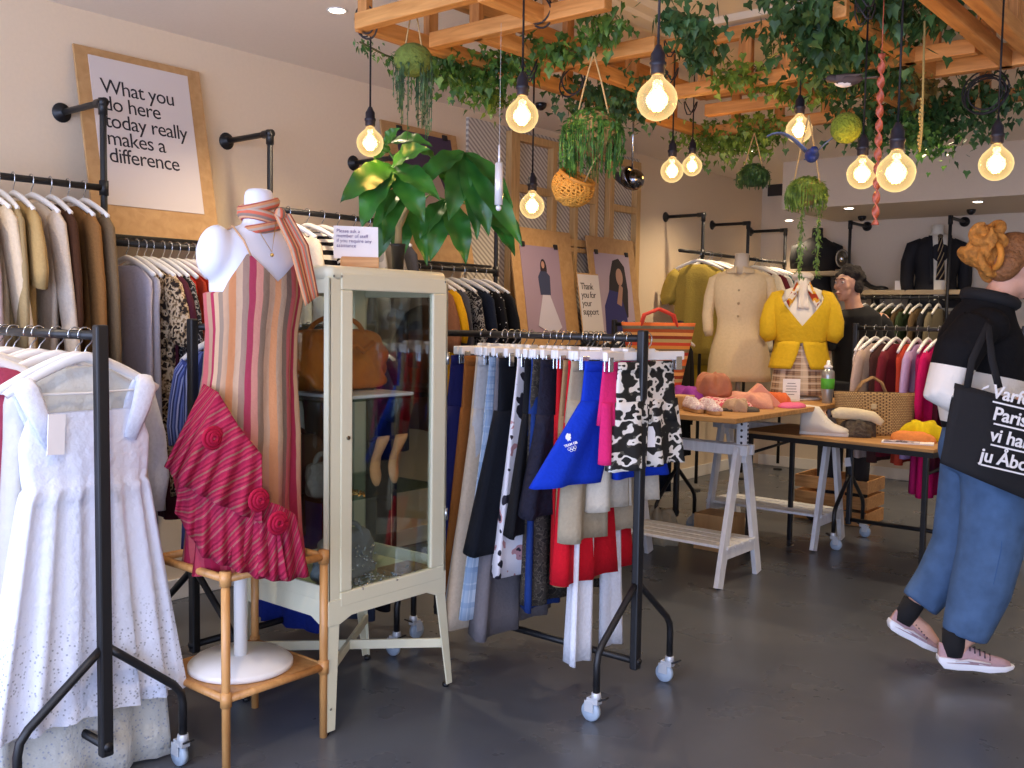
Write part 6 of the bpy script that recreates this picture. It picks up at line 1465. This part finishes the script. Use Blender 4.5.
# arms: near arm bent with the elbow back, far arm forward
NA = [Wp(978, 326, -.17), Wp(958, 352, -.21), Wp(944, 392, -.225), Wp(975, 408, -.27), Wp(1003, 415, -.27)]
FA = [Wp(990, 326, .17), Wp(1002, 360, .22), Wp(1008, 395, .22), Wp(1035, 392, .16), Wp(1055, 388, .12)]
b.tube(NA, [.055, .05, .042, .036, .028], 12); b.tube(FA, [.055, .05, .042, .036, .028], 12)
hand(b, NA[-1], (.9, 0, .1), (0, .9, .3)); hand(b, FA[-1], (.9, -.2, .1), (0, -.9, .2))
fuse(b, 'body', SKIN, wm, .009, 3); face_bits(wm, hL, hR, 1.02)
m, t, o = nt('jacket_cloth'); L = t.links.new
p = N(t, 'BsdfPrincipled'); p.inputs['Roughness'].default_value = .9; p.inputs['Specular IOR Level'].default_value = .2; L(p.outputs[0], o.inputs[0]); tc = N(t, 'TexCoord'); sp_ = N(t, 'SeparateXYZ'); L(tc.outputs['Object'], sp_.inputs[0])
ma = N(t, 'Math', operation='MULTIPLY_ADD'); L(sp_.outputs[0], ma.inputs[0]); ma.inputs[1].default_value = .18; L(sp_.outputs[2], ma.inputs[2]); mu = N(t, 'Math', operation='MULTIPLY'); L(ma.outputs[0], mu.inputs[0]); mu.inputs[1].default_value = .5
r2 = ramp(t, [(0, '#121215'), (.49, '#e6dfd3'), (.594, '#121215')], 'CONSTANT'); L(mu.outputs[0], r2.inputs[0]); L(r2.outputs[0], p.inputs['Base Color'])
nz = N(t, 'TexNoise'); nz.inputs['Scale'].default_value = 9; nz.inputs['Detail'].default_value = 4; L(tc.outputs['Object'], nz.inputs['Vector']); bp = N(t, 'Bump'); bp.inputs['Strength'].default_value = .5; bp.inputs['Distance'].default_value = .03; L(nz.outputs[0], bp.inputs['Height']); L(bp.outputs[0], p.inputs['Normal'])
b = MB(); b.tube([Wp(990, 292), Wp(989, 302), Wp(984, 316), Wp(981, 335), Wp(978, 365), Wp(980, 395), Wp(984, 424)], [.075, .09, .12, .155, .165, .16, .155], 20, sq=1.0)
for s in (-1, 1): b.ell(Wp(986, 326, s * .14), (.085, .085, .07))
b.tube(NA[:-1] + [Wp(992, 412, -.27)], [.08, .088, .078, .06, .05], 14); b.tube(FA[:-1] + [Wp(1045, 390, .14)], [.08, .075, .065, .055, .048], 14)
jk = fuse(b, 'jacket', m, wm, .012, 4)
MB().tube([Wp(990, 299) + V((math.cos(a) * .088, math.sin(a) * .088, math.cos(a) * -.022)) for a in [2*PI*k/24 for k in range(25)]], .024, 8, sq=1).build('collar', plain('#121215', .9), wm)
DEN = plain('#4a6384', .9, 0, .5, 14, spec=.2, var=.18, name='denim'); b = MB()
b.tube([Wp(984, 418), Wp(983, 440), Wp(982, 462)], [.15, .165, .165], 20, sq=.95)
b.ell(Wp(962, 448, -.06), (.09, .09, .1)); b.ell(Wp(962, 448, .06), (.09, .09, .1))
b.tube([Wp(990, 452, -.085), Wp(996, 500, -.095), Wp(990, 550, -.10), Wp(980, 590, -.10), Wp(964, 636, -.10)], [.115, .125, .118, .112, .085], 18)
b.tube([Wp(972, 452, .085), Wp(967, 500, .1), Wp(957, 545, .11), Wp(938, 580, .12), Wp(919, 604, .12)], [.115, .115, .10, .09, .078], 18)
fuse(b, 'jeans', DEN, wm, .012, 3)
b = MB(); b.tube([Wp(1004, 500, -.208), Wp(1001, 550, -.214), Wp(992, 590, -.208), Wp(978, 634, -.182)], .003, 5); b.build('seam', plain('#345680', .9), wm)
HAIR = plain('#b56a2c', .75, 0, 1, 60, var=.3, name='red_hair', stretch=None); b = MB()
b.ell(hL(0, -.025, .045), (.088, .102, .088), hR); b.ell(hL(0, -.075, .0), (.075, .06, .08), hR); fuse(b, 'hair', plain('#8a5a32', .7, 0, .8, 70, var=.25), wm, .009, 3)
b = MB(); bc = Wp(985, 250, -.02); rn = random.Random(3)
for k in range(16):
    c2 = bc + V((rn.uniform(-.05, .045), rn.uniform(-.05, .05), rn.uniform(-.085, .085))); a0 = rn.uniform(0, 6); ax = V((rn.uniform(-1, 1), rn.uniform(-1, 1), rn.uniform(-1, 1))).normalized(); q1 = ax.orthogonal(); q2 = ax.cross(q1)
    b.tube([c2 + (q1 * math.cos(a0 + j * .5) + q2 * math.sin(a0 + j * .5)) * .032 for j in range(12)], [.006 + .014 * math.sin(PI * j / 11) for j in range(12)], 8)
b.ell(bc, (.06, .055, .085)); fuse(b, 'hair_bun', plain('#b4772f', .8, 0, 1, 50, var=.35), wm, .007, 1)
MB().tube([hL(.012, -.14 + .0, .0) + V((math.cos(a) * .0, math.sin(a) * .045, math.cos(a) * .045)) for a in [2*PI*k/16 for k in range(17)]], .012, 8).build('scrunchie', plain('#c9822c', .8, 0, .6, 40), wm)
def runner(parent, heel, toe, off=0):
    heel = V(heel); toe = V(toe); ax = (toe - heel); Ln = ax.length; ax.normalize(); sd = ax.cross(V((0, 0, 1))).normalized(); up = sd.cross(ax)
    r = bpy.data.objects.new('shoe', None); COL.objects.link(r); r.parent = parent; r.matrix_local = Matrix.Translation(heel) @ Matrix((ax, -sd, up)).transposed().to_4x4()
    S_ = Ln / .29
    sec = [(0, .028, .03, .05), (.02, .036, .006, .05), (.07, .036, .002, .045), (.13, .036, .004, .036), (.19, .046, .002, .032), (.25, .040, .008, .03), (.28, .024, .016, .03), (.29, .01, .022, .028)]
    MB().loft([[V((x * S_, math.cos(a) * w_ * S_, (z1_ if math.sin(a) < 0 else z2_) * S_)) for a in [PI * (.125 + .25 * k) for k in range(8)]] for x, w_, z1_, z2_ in sec]).build('sole', plain('#e6e6ea', .5), r, bevel=.002)
    up_ = [(.004, .026, .105), (.03, .034, .098), (.07, .035, .092), (.11, .036, .098), (.15, .038, .082), (.19, .043, .066), (.24, .038, .055), (.272, .022, .042)]
    MB().loft([[V((x * S_, math.cos(a) * w_ * S_ * (1 if math.sin(a) < .3 else .72), (.03 + max(0, math.sin(a)) * (h_ - .03)) * S_)) for a in [2*PI*k/18 for k in range(18)]] for x, w_, h_ in up_]).build('upper', plain('#b08f92', .8, 0, .3, 90, var=.06), r)
    b = MB()
    for k in range(5): x = .115 + k * .019; z = .098 - k * .0085; b.tube([V((x, -.028, z - .014)) * S_, V((x + .006, 0, z + .003)) * S_, V((x, .028, z - .014)) * S_], .003, 5)
    b.build('laces', plain('#4a3c44', .8), r)
    MB().tube([V((.06, -.038, .04)) * S_, V((.11, -.041, .05)) * S_, V((.19, -.046, .042)) * S_], [.002, .006, .003], 6, sq=.5).build('side_stripe', plain('#d8cfd0', .5), r)
    MB().lathe([(.035, .05), (.042, .09), (.044, .15)], V((.06, 0, .0)) * S_, 18).build('sock', plain('#101013', .9), r)
runner(wm, Wp(937, 667, -.10), Wp(1014, 672, -.15)); runner(wm, Wp(885, 627, .12), Wp(938, 655, .10))
# tote bag on the near shoulder
tb = thing('tote_bag', 'black canvas tote bag lettered in white hanging from the woman shoulder', 'bag', wo, math.atan2(XR.y, XR.x))
BK = plain('#141316', .85, 0, .35, 25, var=.05)
c0 = [Wp(955, 383, -.30), Wp(940, 463, -.33), Wp(1046, 508, -.33), Wp(1060, 412, -.30)]; b = MB(); nu, nv = 14, 12
def tq(u, v_, s): 
    pt_ = c0[0].lerp(c0[3], u).lerp(c0[1].lerp(c0[2], u), v_); bl_ = .035 * math.sin(PI * u) * (.25 + .75 * math.sin(PI * min(1, v_ * .5 + .35))) + .004 * math.sin(u * 9 + v_ * 5)
    return pt_ + V((0, s * (bl_ + .002), 0))
b.grid(lambda u, v_: tq(u, v_, -1), nu, nv); b.grid(lambda u, v_: tq(1 - u, v_, 1), nu, nv); b.build('bag_body', BK, tb, solid=.003)
for (xa, xb) in ((967, 972), (999, 992)):
    MB().tube([Wp(xa, 388, -.315), Wp(xb, 360, -.31), Wp(988, 325, -.25), Wp(992, 318, -.17), Wp(996, 330, -.09)], .014, 8, sq=.25, updir=(0, 1, 0)).build('strap', BK, tb)
ux = (Wp(1024, 409, 0) - Wp(990, 401, 0)).normalized(); uz = V((-ux.z, 0, ux.x))
for k, (txt, px, py) in enumerate((("Varför", 991, 397), ('Paris', 992, 419), ('vi har', 989, 440), ('ju Åbo', 979, 460))):
    o3 = Wp(px, py, -.378); M = Matrix.Translation(o3) @ Matrix((ux, uz, ux.cross(uz))).transposed().to_4x4()
    textmesh('lettering', txt, .066, plain('#eeeae6', .7), tb, M, .0012, .98, bold=.0012)
    MB().box((.12, -.014, 0), (.22, .006, .002)).build('underline', plain('#eeeae6', .7), tb, smooth=False).matrix_local = M
MB().prism([(0, 0), (.022, .014), (.024, .024), (.006, .012)], (0, 0, 0), (1, 0, 0), (0, 1, 0), (0, 0, .001)).build('accent_mark', plain('#eeeae6', .7), tb, smooth=False).matrix_local = Matrix.Translation(Wp(981, 390, -.37)) @ Matrix((ux, uz, ux.cross(uz))).transposed().to_4x4()
# man standing behind the tables
mo2 = at(850, 300, d=6.75); mo2.z = 0; ang = math.atan2(XR.y, XR.x)
mn = thing('person', 'dark-haired man in a black t-shirt standing behind the yellow cardigan', 'person', mo2, ang); SM = 6.75 / FPX
hz = 323.5
def Mp(px, py, off=0): return plane_pt(mo2, px, py, off)
b = MB(); hR2, hL2 = head(b, Mp(848, 286), (-.86, -.5, .05), 1.0)
b.tube([Mp(851, 293), Mp(853, 304), Mp(856, 314)], [.055, .055, .07], 12)
b.tube([Mp(856, 318), Mp(857, 345), Mp(857, 380), Mp(857, 400)], [.12, .125, .11, .125], 16, sq=1.2)
for s in (-1, 1):
    sx_ = s * .19
    b.ell(Mp(856, 318) + V((sx_, .06 * s, -.02)), (.065, .065, .06)); ar = [Mp(856, 320) + V((sx_, .06 * s, -.02)), Mp(856, 355) + V((s * .24, .05 * s, 0)), Mp(856, 385) + V((s * .25, -.02, 0)), Mp(856, 410) + V((s * .25, -.08, 0))]
    b.tube(ar, [.05, .045, .038, .027], 12); hand(b, ar[-1], (0, -.2, -1), (-s, 0, 0), 1, .3)
    b.tube([V((s * .09, 0, .92)), V((s * .1, 0, .5)), V((s * .1, .02, .09))], [.095, .06, .042], 14); b.tube([V((s * .1, .03, .08)), V((s * .1 - .02, 0, .05)), V((s * .1 - .12, -.05, .035))], [.045, .045, .03], 10)
fuse(b, 'body', plain('#cf9f86', .5, 0, .05, 60, var=.03, name='skin'), mn, .009, 2); face_bits(mn, hL2, hR2)
b = MB(); b.tube([Mp(855, 308), Mp(856, 316), Mp(857, 345), Mp(857, 380), Mp(857, 404)], [.085, .14, .15, .135, .145], 18, sq=1.2)
for s in (-1, 1): b.tube([Mp(856, 318) + V((s * .15, .05 * s, -.01)), Mp(856, 326) + V((s * .20, .06 * s, 0)), Mp(856, 350) + V((s * .235, .05 * s, 0))], [.075, .08, .07], 12)
fuse(b, 't_shirt', plain('#101114', .9, 0, .4, 12), mn, .014, 3)
b = MB(); b.tube([V((0, 0, .98)), V((0, 0, .85))], [.15, .155], 16)
for s in (-1, 1): b.tube([V((s * .08, 0, .88)), V((s * .1, 0, .5)), V((s * .1, .02, .1))], [.11, .085, .075], 14)
fuse(b, 'trousers', plain('#1c1e26', .9, 0, .4, 12), mn, .014, 3)
for s in (-1, 1): MB().ell(V((s * .1 - .05, -.03, .045)), (.14, .055, .044), Matrix.Rotation(.5, 3, 'Z')).build('shoe', plain('#1a1a1c', .5), mn)
b = MB(); b.ell(hL2(0, -.03, .065), (.088, .098, .078), hR2); rn = random.Random(5)
for k in range(34):
    a = rn.uniform(0, 2*PI); e_ = rn.uniform(.1, 1.4); q = V((math.cos(a) * math.cos(e_) * .088, math.sin(a) * math.cos(e_) * .1 - .02, math.sin(e_) * .09 + .045))
    if q.y > .05 and q.z < .08: continue
    b.ell(hL2(*q), rn.uniform(.016, .026), nu=8, nv=6)
b.ell(hL2(-.07, -.02, .0), (.02, .04, .05), hR2); b.ell(hL2(.07, -.02, .0), (.02, .04, .05), hR2); b.ell(hL2(0, -.08, .0), (.06, .04, .07), hR2)
fuse(b, 'hair', plain('#1d1614', .8, 0, 1, 60, var=.3), mn, .009, 1)
# ------------------------------------------------------------------ tags and emblems that sit on cloth
def surf(px, py):
    dg = bpy.context.evaluated_depsgraph_get(); hit, p_, n_, i_, ob, _ = bpy.context.scene.ray_cast(dg, CAM, ray(px, py).normalized())
    return p_, n_, ob
def stick(px, py, name, outline, mat, sc_, roll=0, th=.002):
    p_, n_, ob = surf(px, py)
    if n_.dot(CAM - p_) < 0: n_ = -n_
    z = n_.normalized(); x = V((0, 0, 1)).cross(z).normalized(); y = z.cross(x); R = Matrix((x, y, z)).transposed() @ Matrix.Rotation(roll, 3, 'Z')
    o = MB().prism([(a * sc_, b_ * sc_) for a, b_ in outline], (0, 0, .002), (1, 0, 0), (0, 1, 0), (0, 0, th)).build(name, mat, None, smooth=False)
    M = Matrix.Translation(p_) @ R.to_4x4(); return o, M, ob
bpy.context.view_layer.update()
WHT = plain('#eef0f4', .6)
lion = [(-.5, -.1), (-.45, .35), (-.2, .7), (.1, .9), (.2, .65), (.5, .75), (.6, .4), (.45, .2), (.55, -.1), (.3, -.3), (.35, -.6), (.05, -.45), (-.2, -.65), (-.25, -.3)]
for px, py, k in ((568, 438, 1),):
    o, M, ob = stick(px, py, 'emblem', lion, WHT, .019 * k, .15)
    top = ob
    while top.parent: top = top.parent
    o.parent = top; o.matrix_world = M
    if k == 1:
        t_ = textmesh('emblem_lettering', 'TEAM GB', .012, WHT, top, Matrix.Identity(4), .0004, 1, bold=.0004, align='CENTER'); t_.matrix_world = M @ Matrix.Rotation(.15, 4, 'Z') @ Matrix.Translation((0, -.028, .004))
        rg = MB()
        for j, (x, y) in enumerate(((-.011, 0), (0, 0), (.011, 0), (-.0055, -.006), (.0055, -.006))): rg.tube([(x + math.cos(a) * .005, y + math.sin(a) * .005, 0) for a in [2*PI*q/12 for q in range(13)]], .0009, 4)
        r_o = rg.build('emblem_rings', WHT, top); r_o.matrix_world = M @ Matrix.Rotation(.15, 4, 'Z') @ Matrix.Translation((0, -.038, .004))
for px, py, sc_, roll, lab, out in ((651, 437, .03, .05, 'white leaf-shaped price tag on the camouflage shorts', [(-.45, -1.2), (.45, -1.2), (.5, .6), (.25, 1.3), (-.25, 1.3), (-.5, .6)]),
        (848, 462, .03, .2, 'white price tag hanging low on the pink rack', [(-.8, -.9), (.8, -.9), (.8, .9), (-.8, .9)]), (806 - 1, 366, .0, 0, '', [])):
    if not lab: continue
    o, M, ob = stick(px, py, 'price_tag', out, PAPER, sc_, roll, .002); o.matrix_world = M; tag(o, lab, 'tag')
